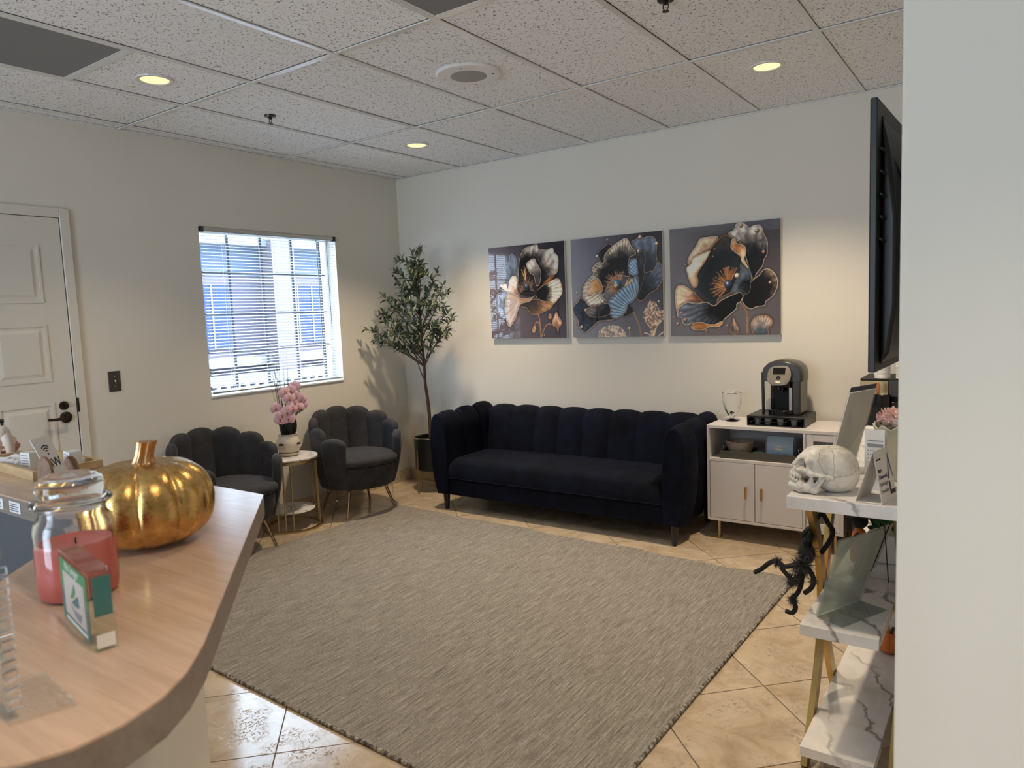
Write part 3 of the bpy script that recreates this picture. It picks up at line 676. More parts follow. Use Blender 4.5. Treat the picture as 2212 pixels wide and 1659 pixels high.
# ---- round side table
t = thing('side_table', 'round two-tier marble side table with gold rod frame between the armchairs', 'side table', (.27, -1.555, 0))
MB().lathe([(0,.502),(.196,.502),(.202,.506),(.203,.516),(.200,.520),(0,.520)], 64).build('tabletop', M['marble2'], t)
def ring(R0, z, r): 
    m = MB(); m.grid(lambda u, v: Vector(((R0+r*math.cos(2*PI*v))*math.cos(2*PI*u), (R0+r*math.cos(2*PI*v))*math.sin(2*PI*u), z+r*math.sin(2*PI*v))), 64, 8, True, True); return m
MB().lathe([(.178,.484),(.205,.484),(.205,.502),(.178,.502),(.178,.484)], 64).build('top_ring', M['brass'], t)
MB().lathe([(0,.125),(.160,.125),(.163,.130),(.160,.138),(0,.138)], 64).build('lower_shelf', M['marble2'], t)
MB().lathe([(.186,0),(.212,0),(.212,.012),(.186,.012),(.186,0)], 64).build('base_ring', M['brass'], t)
for base in (R(-52), R(68), R(188)):
    for q in (-16, 0, 16):
        a = base+R(q); MB().tube([(.193*math.cos(a), .193*math.sin(a), .010), (.186*math.cos(a), .186*math.sin(a), .486)], .0055, 8).build('rod', M['brass'], t)
for base in (R(-52), R(68), R(188)):
    MB().tube([(.150*math.cos(base), .150*math.sin(base), .131), (.193*math.cos(base), .193*math.sin(base), .131)], .004, 6).build('shelf_bracket', M['brass'], t)

# ---- orchid pot
orc = thing('potted_orchid', 'pink artificial orchid in a cream strawberry pot on the side table', 'potted plant', (.265, -1.545, .520))
pot = MB().lathe([(0,.016),(.055,.016),(.070,.030),(.083,.062),(.086,.085),(.078,.118),(.066,.138),(.064,.146),(.068,.152),(.068,.158),(.060,.158),(.056,.150),(.058,.136),(.0,.130)], 48).build('pot', M['ceramic'], orc)
for a in (-75, 20, 125, 215, 285):
    a = R(a); d = Vector((math.cos(a), math.sin(a), 0)); tg = Vector((-math.sin(a), math.cos(a), 0)); m = MB()
    m.grid(lambda u, v: d*(.080+.030*math.sin(PI*.5*v)*math.sin(PI*u)**.5)+tg*(-.032+.064*u)+Vector((0, 0, .055+.030*v+.004*math.sin(PI*u))), 10, 5); m.build('lip_pocket', M['ceramic'], pot)
    MB().ell((0,0,0), (.024,.010,.012), 14, 8, frame(d*.0795+Vector((0,0,.090)), tg, (0,0,1)) @ Matrix.Rotation(0,4,'X')).build('opening', M['terra'], pot)
MB().lathe([(0,0),(.056,0),(.076,.018),(.078,.024),(.072,.024),(.066,.014),(0,.012)], 40).build('saucer', M['ceramic'], orc)
MB().lathe([(0,.146),(.056,.146)], 24).build('soil', M['terra'], orc)
def leafblade(base, tip, w, mat, name, par, droop=0, n=8):
    base, tip = Vector(base), Vector(tip); ax = (tip-base); sd = ax.cross(Vector((0,0,1))); sd = sd.normalized() if sd.length > 1e-4 else Vector((0,1,0)); up = sd.cross(ax).normalized(); m = MB()
    def fn(u, v):
        wv = w*math.sin(PI*min(1, .06+.94*u)**.8)**.8 if u < 1 else 0
        return base+ax*u+up*(droop*math.sin(PI*u))+sd*(wv*(2*v-1))+up*(-.25*w*(1-(2*v-1)**2))
    m.grid(fn, n, 4); o = m.build(name, mat, par); s = o.modifiers.new('solid', 'SOLIDIFY'); s.thickness = .0015; return o
cdir = Vector((4.56-.225, -4.83+1.575, 0)).normalized(); sdir = Vector((-cdir.y, cdir.x, 0))     # toward the room / along the window wall
def rel(s, c, z): v = sdir*s+cdir*c; return (v.x, v.y, z)
for (s, c, z, w) in ((.052,.05,.285,.046), (-.058,.035,.245,.032), (.012,.07,.275,.046), (.030,-.03,.26,.040)):
    leafblade(rel(s*.55, c*.25, .145), rel(s, c, z), w, M['dleaf'], 'leaf', orc, .02)
random.seed(11)
for i in range(15):
    a = random.uniform(-.035, .01); h = random.uniform(.55, .73)
    leafblade(rel(a*.4-.005, random.uniform(-.02,.0), .14), rel(a*2.6+random.uniform(-.03,.02), random.uniform(-.05,.02), h), .0025, M['blade'], 'grass_blade', orc, random.uniform(-.02,.02), 10)
st1 = smooth_path([rel(.0,.0,.14), rel(.005,.01,.30), rel(.02,.02,.44), rel(.06,.035,.49), rel(.10,.05,.46), rel(.135,.06,.40)], 5)
st2 = smooth_path([rel(-.01,.0,.14), rel(-.02,.015,.28), rel(-.02,.03,.37), rel(-.01,.05,.38), rel(.03,.07,.33)], 5)
for st in (st1, st2): MB().tube(st, .0026, 6).build('stem', M['stem'], orc)
# one orchid flower mesh per organ, shared
def petal_mesh(L, Wd, cup):
    m = MB(); m.grid(lambda u, v: Vector((L*u, Wd*math.sin(PI*min(.97, .05+u*.92))**.7*(2*v-1), cup*math.sin(PI*u)*(1-(2*v-1)**2)-.15*L*u*u)), 7, 6); return m
pw = petal_mesh(.034, .024, .006).build('petal', M['petal'], None); pn = petal_mesh(.032, .013, .004).build('petal', M['petal'], None)
lipm = MB(); lipm.ell((.0, 0, .005), (.004,.0035,.007), 10, 8); lipm.ell((-.007, 0, .006), (.006,.004,.0035), 10, 8); lipm = lipm.build('lip', M['lip'], None)
first = True
fl = []
for (s, c, z) in ((-.068,.05,.352),(-.030,.085,.305),(.005,.09,.325),(.012,.085,.275),(-.045,.08,.275),(.060,.08,.385),(.028,.085,.42),(.075,.07,.43),(.04,.06,.475),(.068,.05,.50),(.10,.06,.41),(.085,.08,.35),(.045,.095,.345),(.105,.05,.37),(.0,.07,.46)):
    p = Vector(rel(s, c, z)); fwd = (cdir*1.0+sdir*random.uniform(-.5,.4)+Vector((0,0,random.uniform(-.15,.35)))).normalized()
    Mf = frame(p, Vector((0,0,1)).cross(fwd), Vector((0,0,1)))     # local z = outward
    f = bpy.data.objects.new('flower', None); COL.objects.link(f); f.parent = orc; f.matrix_local = Mf @ Matrix.Scale(1.38, 4); f.empty_display_size = .01
    for a, me in ((0, pw), (180, pw), (90, pn), (212, pn), (328, pn)):
        q = me.copy(); COL.objects.link(q); q.parent = f; q.rotation_euler = (0, 0, R(a+random.uniform(-6,6)))
    q = lipm.copy(); COL.objects.link(q); q.parent = f; q.rotation_euler = (0, 0, R(90))
for o in (pw, pn, lipm): bpy.data.objects.remove(o)
for (s, c, z) in ((.075,.085,.315),(.090,.08,.322),(.103,.075,.335),(.065,.09,.305)):
    MB().ell(rel(s, c, z), (.007,.007,.010), 10, 8).build('bud', M['stem'], orc)

# ---- olive tree in planter
tree = thing('olive_tree', 'tall artificial olive tree in a black planter on gold legs in the corner', 'potted plant', (.50, -.275, 0))
MB().lathe([(0,.19),(.128,.19),(.138,.20),(.142,.462),(.136,.466),(.130,.462),(.128,.43),(0,.43)], 48).build('planter', pm('planter_black', (.008,.009,.011), .5), tree)
MB().lathe([(.134,.462),(.1435,.462),(.1435,.468),(.134,.468),(.134,.462)], 48).build('planter_rim', M['silver'], tree)
MB().lathe([(0,.440),(.06,.444),(.129,.436)], 24).build('moss', M['soil'], tree)
for a in (-100, -10, 80, 170):
    a = R(a); MB().tube([(.150*math.cos(a), .150*math.sin(a), 0), (.1465*math.cos(a), .1465*math.sin(a), .370)], .0065, 10).build('leg', M['brass'], tree)
random.seed(5)
trunk = smooth_path([(.020,-.02,.43),(.018,-.02,.64),(.010,-.025,.80),(-.002,-.03,.93),(.002,-.035,1.10),(-.004,-.04,1.30),(-.006,-.045,1.52),(-.010,-.05,1.75)], 5)
MB().tube(trunk, [.0165-.010*i/(len(trunk)-1) for i in range(len(trunk))], 9).build('trunk', M['bark'], tree)
branches = [smooth_path([(-.002,-.03,.94),(-.03,-.045,1.02),(-.055,-.06,1.12),(-.075,-.07,1.22)], 4), smooth_path([(.0,-.035,1.12),(-.02,-.05,1.19),(-.045,-.08,1.28),(-.07,-.10,1.40)], 4)]
# branch tips (offset from planter axis), chosen for the lopsided crown
tips = [(-.34,-.16,1.30),(-.30,-.20,1.38),(-.22,-.22,1.30),(-.30,-.10,1.50),(-.20,-.14,1.58),(-.27,-.12,1.66),(-.16,-.12,1.78),(-.20,-.08,1.86),(-.12,-.10,1.97),(-.05,-.06,2.00),(.06,-.08,2.02),(.05,-.06,1.90),
        (.10,-.12,1.83),(.22,-.12,1.83),(.28,-.14,1.72),(.36,-.20,1.66),(.20,-.16,1.62),(.34,-.18,1.50),(.39,-.20,1.47),(.26,-.20,1.38),(.38,-.24,1.36),(.12,-.20,1.42),(-.10,-.22,1.46),(-.04,-.20,1.62),(.05,-.20,1.52),(.02,-.10,1.72),(-.14,-.24,1.36),(.16,-.10,1.72),(-.24,-.16,1.44),(.06,-.22,1.36),(-.12,-.14,1.68),(.0,-.16,1.84)]
tips = [(x*1.27 if x > .15 else (x*1.2 if x < -.2 else x), y*(1.15 if abs(x) > .15 else 1), z) for x, y, z in tips]
for tp in tips:
    tp = Vector(tp); z0 = max(1.08, min(1.72, tp.z-random.uniform(.22,.38))); k = min(range(len(trunk)), key=lambda i: abs(trunk[i].z-z0)); b = Vector(trunk[k])
    mid = b.lerp(tp, .5)+Vector((random.uniform(-.02,.02), random.uniform(-.02,.02), random.uniform(-.01,.04)))
    branches.append(smooth_path([b, mid, tp], 6))
leafpos = []
for bi, br in enumerate(branches):
    L = len(br); MB().tube(br, [.006-.0042*i/(L-1) for i in range(L)], 6).build('branch', M['bark'], tree)
    if bi < 2: 
        continue
    # side twigs
    tw = []
    for s in range(2):
        i = random.randint(L//3, L-3); d = Vector((random.uniform(-1,1), random.uniform(-1,.6), random.uniform(-.1,.9))).normalized(); tw.append([br[i], br[i]+d*random.uniform(.06,.13)])
    for a, b in tw: MB().tube([a, a.lerp(b, .5)+Vector((0,0,.006)), b], [.0022,.0018,.001], 5).build('twig', M['bark'], tree)
    for path in [br]+tw:
        Lp = sum((Vector(path[i+1])-Vector(path[i])).length for i in range(len(path)-1)); nl = int(Lp*(42 if path is br else 70))
        for q in range(nl):
            u = (q+.6)/nl
            if path is br and u < .36: continue
            x = u*(len(path)-1); i = min(int(x), len(path)-2); p = Vector(path[i]).lerp(Vector(path[i+1]), x-i); ax = (Vector(path[i+1])-Vector(path[i])).normalized()
            for sgn in (-1, 1):
                sd = ax.cross(Vector((random.uniform(-1,1), random.uniform(-1,1), random.uniform(-1,1)))).normalized()
                d = (ax*random.uniform(.3,.9)+sd*sgn+Vector((0,0,random.uniform(-.1,.35)))).normalized(); leafpos.append((p, d, random.uniform(.75,1.15)))
        leafpos.append((Vector(path[-1]), (Vector(path[-1])-Vector(path[-2])).normalized(), 1.0))
lm = MB()
def lf(u, v): return Vector((.058*u, .0100*math.sin(PI*min(1, .04+.96*u))**.75*(2*v-1), .006*math.sin(PI*u)+.002*abs(2*v-1)))
lm.grid(lf, 5, 2); lproto = lm.build('leaf', M['leaf'], tree, angle=80)
random.shuffle(leafpos)
rest = MB(); n1 = 0
for (p, d, s) in leafpos:
    z = Vector((random.uniform(-.6,.6), random.uniform(-.6,.6), 1)); y = z.cross(d); Mx = frame(p, d, y) @ Matrix.Scale(s, 4)
    wp = Mx @ Vector((.052, 0, 0))
    if wp.x+.50 < .015 or wp.y-.275 > -.015: continue
    if n1 < 300:
        if n1 == 0: o = lproto
        else: o = lproto.copy(); COL.objects.link(o)
        o.matrix_local = Mx; n1 += 1
    else:
        q = MB(); q.grid(lambda u, v: Mx @ lf(u, v), 5, 2); rest.add(q.v, q.f)
if rest.v:
    o = rest.build('foliage', M['leaf'], tree, angle=80, doubles=False); o['kind'] = 'stuff'
random.seed(8)
for tp in random.sample(tips[:24], 18):
    for q in range(random.choice((1, 2))):
        c = Vector(tp)+Vector((random.uniform(-.03,.03), random.uniform(-.03,.0), random.uniform(-.03,.01))); MB().ell(c, (.0085,.0085,.0115), 10, 8).build('olive', M['olive'], tree)

# ---- three printed flower panels
ART=[
 (((112,104,112),(34,31,40),(74,68,76)),[
  ('p',[[292,891],[326,915],[378,850],[381,658],[280,620],[192,642],[210,800],[278,831]],[421,569],(40,46,56),(98,108,124),0.05,0.35,26,0.3,(170,170,175),4),
  ('p',[[661,985],[680,941],[773,921],[855,936],[874,893],[923,831],[909,698],[867,658],[794,628],[718,529],[644,524],[550,580],[412,622],[421,830],[479,947],[566,975]],[509,625],(12,13,17),(222,204,182),0.2,0.42,30,0.35,(205,185,162),4),
  ('p',[[794,628],[867,658],[813,593],[718,533],[697,543]],[793,611],(160,100,55),(120,60,30),0.0,0.1,0,0,(165,120,80),3),
  ('p',[[643,506],[761,570],[886,615],[936,595],[963,484],[921,418],[816,344],[713,391],[630,437]],[643,489],(10,11,14),(226,206,180),0.1,0.24,44,0.5,(190,160,135),4),
  ('p',[[401,376],[587,413],[713,391],[837,369],[804,310],[730,282],[645,254],[549,265],[498,328],[444,339]],[533,406],(40,36,36),(168,122,84),0.04,0.28,30,0.35,(170,130,105),4),
  ('p',[[80,450],[129,502],[252,497],[350,448],[364,261],[316,191],[194,212],[84,296]],[413,393],(60,66,78),(110,120,138),0.05,0.3,22,0.3,(200,170,150),4),
  ('p',[[254,541],[281,637],[338,678],[390,632],[406,481],[361,448],[252,506],[144,582],[223,596]],[460,479],(120,92,80),(215,196,184),0.05,0.22,24,0.3,(225,205,190),4),
  ('p',[[229,480],[362,474],[436,427],[588,439],[610,473],[543,397],[412,366],[340,226],[258,129],[217,220]],[460,470],(130,98,70),(150,140,138),0.0,0.2,34,0.5,(205,185,162),4),
  ('p',[[414,674],[514,738],[637,627],[643,506],[588,448],[460,462],[386,518]],[507,565],(10,11,14),(36,32,34),0.0,0.14,0,0,(60,50,46),2),
  ('p',[[516,798],[614,843],[644,799],[698,701],[678,582],[635,559],[607,664],[555,701]],[699,590],(52,50,54),(206,186,170),0.06,0.26,26,0.3,(205,185,162),4),
  ('t',[506,539],-30,210,0.05,0.12,150,(96,76,64),6),
  ('t',[493,618],80,115,0.0,0.17,22,(190,140,90),8),
  ('d',[506,539],44,44,(38,52,66)),
  ('d',[507,560],30,30,(70,92,108)),
  ('s',[[650,249],[663,166],[673,3]],8,7,(150,110,82)),
  ('s',[[673,3],[735,121],[788,146],[855,123]],7,6,(150,110,82)),
  ('s',[[662,140],[636,171],[604,158],[592,128]],6,5,(150,110,82)),
  ('p',[[880,269],[900,230],[939,169],[927,126],[901,101],[894,49],[880,101],[835,128],[826,171],[853,231]],[881,136],(110,75,58),(215,185,160),0.0,0.1,20,0.7,(170,120,90),4),
  ('p',[[592,136],[609,96],[584,54],[555,88]],[580,88],(130,95,75),(190,155,130),0.0,0.06,0,0,(165,120,80),4),
  ('p',[[802,258],[817,223],[798,196],[775,220]],[796,220],(130,95,75),(190,155,130),0.0,0.06,0,0,(165,120,80),4),
  ('d',[721,26],15,15,(120,90,75)),
 ]),
 (((122,122,132),(40,37,44),(100,98,106)),[
  ('p',[[481,894],[432,923],[390,900],[331,860],[314,831],[331,771],[373,746],[440,838]],[440,779],(12,13,20),(40,46,58),0.0,0.2,20,0.3,(170,130,105),5),
  ('p',[[684,922],[732,940],[771,966],[810,948],[865,958],[926,932],[943,854],[936,784],[945,705],[908,636],[853,610],[814,605],[813,698],[765,795],[709,856]],[831,539],(26,29,36),(98,106,122),0.1,0.42,26,0.4,(180,150,130),4),
  ('p',[[814,605],[908,636],[953,705],[992,660],[994,546],[933,448],[864,414],[793,351],[737,360],[736,455],[784,526]],[737,411],(8,9,13),(78,88,102),0.08,0.32,44,0.45,(190,130,92),5),
  ('p',[[620,960],[652,932],[685,865],[725,804],[661,772],[638,665],[647,591],[524,612],[441,541],[390,468],[357,394],[408,354],[339,326],[210,314],[157,377],[127,424],[140,516],[210,597],[258,640],[245,693],[314,749],[373,738],[390,819],[473,894],[571,945]],[573,565],(12,12,17),(206,184,160),0.2,0.36,70,0.5,(205,185,162),5),
  ('p',[[210,559],[288,593],[339,545],[357,469],[305,449],[184,430],[157,438],[201,506]],[407,543],(150,100,56),(200,170,140),0.1,0.25,60,0.5,(235,215,195),4),
  ('p',[[733,761],[796,821],[828,740],[798,656],[814,597],[776,490],[729,382],[649,325],[690,250],[576,200],[656,384],[751,564]],[689,383],(10,10,13),(46,42,46),0.1,0.4,20,0.3,(150,120,100),3),
  ('p',[[95,402],[148,377],[210,314],[339,326],[408,339],[442,240],[476,179],[374,165],[296,158],[227,105],[138,51],[76,106],[58,185],[14,248],[14,319],[68,364]],[288,281],(12,14,21),(40,50,64),0.05,0.3,30,0.4,(180,140,112),6),
  ('p',[[157,269],[210,306],[322,326],[416,332],[433,240],[339,204],[209,214]],[408,218],(8,8,11),(96,88,86),0.05,0.22,30,0.4,(185,145,115),4),
  ('p',[[646,664],[646,708],[678,757],[734,753],[742,702],[743,601],[695,592],[646,620]],[964,447],(40,55,70),(128,150,168),0.05,0.3,90,0.85,(40,50,60),3),
  ('t',[516,516],40,300,0.05,0.15,170,(150,108,80),7),
  ('d',[516,516],52,52,(70,110,130)),
  ('d',[504,501],30,30,(205,150,92)),
  ('d',[516,508],15,15,(210,170,120)),
  ('p',[[735,587],[748,513],[737,419],[689,347],[632,318],[608,252],[542,201],[476,183],[433,225],[442,278],[416,339],[433,376],[525,448],[607,504],[671,561]],[779,182],(34,48,62),(122,142,160),0.03,0.2,60,0.9,(150,130,115),4),
  ('t',[590,490],20,60,0.04,0.12,40,(175,140,110),7),
  ('s',[[690,235],[740,123],[765,0]],11,9,(140,98,68)),
  ('f',[[288,0],[305,58],[374,104],[450,118],[526,103],[585,57],[610,0]],(196,172,150),420),
  ('f',[[865,342],[920,326],[952,267],[998,244],[1000,164],[931,99],[901,0],[877,0],[860,85],[795,167],[795,233]],(196,160,130),420),
  ('s',[[801,33],[837,26],[869,0]],6,5,(205,180,150)),
  ('s',[[998,40],[963,18],[948,0]],6,5,(205,180,150)),
  ('s',[[641,79],[641,0]],4,4,(190,160,130)),
  ('d',[641,79],14,22,(196,160,130)),
  ('d',[775,958],22,22,(200,170,145)),
  ('d',[423,964],11,11,(200,170,145)),
  ('d',[305,810],18,18,(200,170,145)),
  ('d',[946,882],20,20,(200,170,145)),
  ('d',[757,824],18,18,(200,170,145)),
  ('d',[157,277],18,18,(200,170,145)),
  ('d',[60,457],14,14,(200,170,145)),
  ('d',[322,342],22,22,(200,170,145)),
  ('d',[103,106],17,17,(200,170,145)),
  ('d',[955,332],13,13,(200,170,145)),
 ]),
 (((98,94,98),(62,58,62),(88,84,88)),[
  ('p',[[552,908],[600,939],[621,985],[662,997],[710,970],[731,941],[771,958],[818,960],[845,930],[859,882],[887,818],[888,764],[885,703],[856,650],[850,610],[797,544],[771,491],[750,533],[721,632],[700,716],[692,786],[622,847]],[757,491],(14,15,20),(190,178,165),0.22,0.48,34,0.45,(205,185,162),4),
  ('p',[[771,491],[818,523],[857,568],[904,572],[951,529],[975,453],[959,386],[927,333],[875,294],[862,260],[788,248],[747,232],[699,258],[671,315],[697,418]],[725,396],(10,10,13),(150,122,102),0.16,0.3,26,0.3,(205,185,162),4),
  ('p',[[439,897],[367,896],[295,888],[251,820],[207,766],[174,696],[193,659],[282,717],[383,774],[454,868]],[486,534],(120,95,75),(205,178,150),0.2,0.42,40,0.25,(205,185,162),4),
  ('p',[[67,462],[120,474],[173,443],[218,404],[293,344],[300,314],[219,310],[144,306],[84,264],[69,183],[53,279],[48,390]],[300,336],(95,55,40),(200,168,140),0.03,0.2,30,0.25,(205,185,162),4),
  ('p',[[383,774],[425,828],[510,898],[573,872],[588,808],[610,750],[659,691],[680,627],[708,591],[668,552],[613,457],[558,383],[460,337],[417,275],[330,306],[271,352],[225,433],[254,511],[268,575],[340,699]],[529,511],(26,31,37),(70,62,58),0.2,0.42,60,0.35,(150,100,58),6),
  ('p',[[383,774],[325,757],[230,721],[201,665],[160,632],[172,566],[187,514],[218,455],[255,453],[269,510],[261,575],[326,664],[362,719]],[529,461],(150,118,92),(232,214,192),0.25,0.38,110,0.5,(165,120,80),4),
  ('p',[[84,264],[159,312],[249,295],[344,306],[417,271],[488,322],[615,373],[670,378],[677,343],[650,295],[623,282],[616,240],[554,185],[505,144],[484,102],[448,81],[390,96],[339,90],[221,121],[153,101],[115,131],[107,175],[69,183]],[559,298],(9,10,14),(98,104,116),0.12,0.44,46,0.55,(205,185,162),5),
  ('p',[[221,114],[288,124],[346,105],[419,100],[476,123],[491,109],[448,81],[376,82],[310,55],[236,56],[199,78]],[288,84],(120,78,42),(180,130,84),0.02,0.1,0,0,(205,185,162),4),
  ('p',[[660,636],[715,598],[750,533],[744,451],[732,382],[677,357],[649,386],[572,382],[586,430],[613,485],[654,560]],[752,409],(14,16,20),(70,80,92),0.04,0.15,16,0.2,(120,110,100),3),
  ('p',[[581,850],[608,862],[623,819],[671,801],[699,778],[700,716],[687,675],[722,597],[694,627],[666,663],[659,705],[610,743],[575,781]],[623,784],(130,85,52),(222,192,158),0.0,0.12,40,0.5,(205,185,162),4),
  ('t',[551,453],95,235,0.05,0.17,90,(150,104,66),7),
  ('t',[551,453],60,110,0.08,0.17,50,(138,92,58),7),
  ('d',[550,457],42,42,(52,66,92)),
  ('d',[626,533],24,24,(225,205,185)),
  ('s',[[657,288],[700,223],[718,139],[709,3]],9,7,(125,88,62)),
  ('d',[709,153],6,6,(190,135,100)),
  ('d',[720,141],6,6,(190,135,100)),
  ('d',[709,130],6,6,(190,135,100)),
  ('d',[720,118],6,6,(190,135,100)),
  ('d',[709,106],6,6,(190,135,100)),
  ('d',[720,94],6,6,(190,135,100)),
  ('d',[710,82],6,6,(190,135,100)),
  ('d',[721,70],6,6,(190,135,100)),
  ('d',[710,58],6,6,(190,135,100)),
  ('d',[721,46],6,6,(190,135,100)),
  ('d',[710,35],6,6,(190,135,100)),
  ('d',[721,23],6,6,(190,135,100)),
  ('p',[[589,156],[611,106],[636,57],[626,18],[598,4],[566,23],[562,58],[583,107]],[598,36],(60,52,52),(170,150,138),0.0,0.1,14,0.5,(160,110,85),4),
  ('p',[[746,83],[762,138],[803,165],[877,167],[924,128],[921,80],[891,60],[886,1],[778,2]],[832,2],(52,62,72),(165,140,120),0.03,0.17,40,0.75,(150,100,76),5),
  ('d',[666,969],20,20,(150,112,86)),
  ('d',[802,914],22,22,(150,112,86)),
  ('d',[858,725],16,16,(150,112,86)),
  ('d',[912,456],15,15,(150,112,86)),
  ('d',[142,149],21,21,(150,112,86)),
  ('d',[70,113],19,19,(150,112,86)),
  ('d',[31,173],12,12,(150,112,86)),
  ('d',[103,216],12,12,(150,112,86)),
  ('d',[537,87],11,11,(150,112,86)),
  ('d',[347,43],15,15,(150,112,86)),
  ('d',[152,661],9,9,(150,112,86)),
  ('d',[426,782],11,11,(150,112,86)),
  ('d',[409,719],8,8,(150,112,86)),
  ('d',[636,839],13,13,(150,112,86)),
  ('d',[463,61],9,9,(150,112,86)),
 ]),
]

def spline(pts, n=6):
    P = np.array(pts, float)/1000; L = len(P); out = []
    for i in range(L):
        a, b, c, d = P[i-1], P[i], P[(i+1) % L], P[(i+2) % L]
        for k in range(n):
            t = k/n; out.append(.5*((2*b)+(c-a)*t+(2*a-5*b+4*c-d)*t*t+(3*b-a-3*c+d)*t**3))
    return np.array(out)
def paint(bg, ops, n, seed):
    rng = np.random.default_rng(seed)
    U, V = np.meshgrid(np.linspace(0, 1, n), np.linspace(0, 1, n), indexing='ij')
    def vn(k):
        g = rng.random((k+1, k+1)); x = U*k; y = V*k; i = np.minimum(x.astype(int), k-1); j = np.minimum(y.astype(int), k-1); a = x-i; b = y-j; a = a*a*(3-2*a); b = b*b*(3-2*b)
        return (g[i,j]*(1-a)+g[i+1,j]*a)*(1-b)+(g[i,j+1]*(1-a)+g[i+1,j+1]*a)*b
    tl, tr, bm_ = [np.array(c, float) for c in bg]
    wx = np.clip(U*1.1-.05+(V-.5)*.25, 0, 1)[..., None]; C = tl*(1-wx)+tr*wx; wy = (np.clip(1-V*1.5, 0, 1)*.6)[..., None]; C = C*(1-wy)+bm_*wy; C = C*.92*(1+(vn(9)-.5)[..., None]*.06)
    sm = lambda x, a, b: (lambda t: t*t*(3-2*t))(np.clip((x-a)/(b-a+1e-9), 0, 1))
    noise = (vn(14)*.6+vn(40)*.4)
    def blend(mask, col):
        nonlocal C; m = np.clip(mask, 0, 1)[..., None]; C = C*(1-m)+np.asarray(col, float)*m if not isinstance(col, np.ndarray) else C*(1-m)+col*m
    def segd(p, q):
        d = q-p; L2 = max((d**2).sum(), 1e-12); t = np.clip(((U-p[0])*d[0]+(V-p[1])*d[1])/L2, 0, 1); return np.hypot(U-p[0]-t*d[0], V-p[1]-t*d[1]), t
    def inside(P):
        I = np.zeros(U.shape, bool); D = np.full(U.shape, 9.)
        for i in range(len(P)):
            p, q = P[i-1], P[i]
            if p[1] != q[1]: I ^= ((p[1] > V) != (q[1] > V)) & (U < (q[0]-p[0])*(V-p[1])/(q[1]-p[1])+p[0])
            D = np.minimum(D, segd(p, q)[0])
        return I, D
    for op in ops:
        if op[0] == 'p':
            _, pts, c, cin, cout, r0, r1, fr, amp, rim, rw = op; P = spline(pts); I, Dd = inside(P); c = np.array(c)/1000
            dx, dy = U-c[0], V-c[1]; r = np.hypot(dx, dy); a = np.arctan2(dy, dx)
            sh = (I & True)
            blend(np.clip(.30*(1-sm(Dd, 0, .03)), 0, 1)*(~I), (12, 10, 12))
            w = sm(r+(noise-.5)*.08, r0, r1); st = (.5+.5*np.sin(a*fr+noise*4))**1.5 if fr else 0*r
            w2 = np.clip(w*(1-.7*amp*st)*(.82+.36*noise), 0, 1)[..., None]; col = np.array(cin, float)*(1-w2)+np.array(cout, float)*w2
            col = col*(1-.30*np.exp(-Dd/.02)+.18*np.exp(-((Dd-.03)/.02)**2))[..., None]
            blend(I.astype(float), col); blend(.75*(1-sm(Dd, .2*rw/1000, .95*rw/1000)), rim)
        elif op[0] == 's':
            _, pts, w0, w1, col = op; P = np.array([tuple(v)[:2] for v in smooth_path([(p[0]/1000, p[1]/1000, 0) for p in pts], 6)])
            for i in range(len(P)-1):
                d, t = segd(P[i], P[i+1]); w = (w0+(w1-w0)*i/len(P))/1000; blend(1-sm(d, .55*w, w), np.array(col)*.9)
        elif op[0] == 'd':
            _, c, rx, ry, col = op; d = np.hypot((U-c[0]/1000)/rx*1000, (V-c[1]/1000)/ry*1000); h = np.hypot((U-c[0]/1000)/rx*1000+.3, (V-c[1]/1000)/ry*1000-.35)
            k = np.clip(1.25-.75*h, .25, 1.5)[..., None]; blend(1-sm(d, .8, 1.1), np.clip(np.array(col, float)*k, 0, 255)); blend(.8*(1-sm(h, .12, .3)), (240, 225, 205))
        elif op[0] == 't':
            _, c, a0, a1, r0, r1, cnt, col, w = op; c = np.array(c)/1000
            for i in range(cnt):
                a = R(rng.uniform(a0, a1)); q = rng.uniform(r0, r1); p1 = c+np.array([math.cos(a), math.sin(a)])*q; p0 = c+np.array([math.cos(a), math.sin(a)])*q*.35; k = rng.uniform(.55, 1.35)
                x0, x1 = int(max(0, (min(p0[0], p1[0])-.02)*n)), int(min(n, (max(p0[0], p1[0])+.02)*n+1)); y0, y1 = int(max(0, (min(p0[1], p1[1])-.02)*n)), int(min(n, (max(p0[1], p1[1])+.02)*n+1))
                if x1 <= x0 or y1 <= y0: continue
                u, v = U[x0:x1, y0:y1], V[x0:x1, y0:y1]; d = p1-p0; t = np.clip(((u-p0[0])*d[0]+(v-p0[1])*d[1])/(d**2).sum(), 0, 1); dd = np.hypot(u-p0[0]-t*d[0], v-p0[1]-t*d[1])
                mk = np.clip(np.maximum((1-dd/(.35*w/1000+.0012))*.8, 1-np.hypot(u-p1[0], v-p1[1])/(1.2*w/1000)), 0, 1)[..., None]
                C[x0:x1, y0:y1] = C[x0:x1, y0:y1]*(1-mk)+np.clip(np.array(col, float)*k, 0, 255)*mk
        elif op[0] == 'f':
            _, pts, col, cnt = op; P = np.array(pts, float)/1000; I, Dd = inside(P); f = vn(60)*.6+vn(110)*.4
            blend(I*(.35+.6*sm(f, .3, .6)), np.array(col, float)*(.45+.75*f[..., None])); blend(.7*(1-sm(Dd, 0, .007))*(f > .4), np.array(col)*1.05)
    s = np.clip(C, 0, 255)/255; l = np.where(s <= .04045, s/12.92, ((s+.055)/1.055)**2.4)
    return np.clip(l*ART_GAIN, 0, .9)
ART_GAIN = 1.9
M['print'] = mat_vcol('gloss_print', .25, 1.0, 1.5)
NP_ = 230
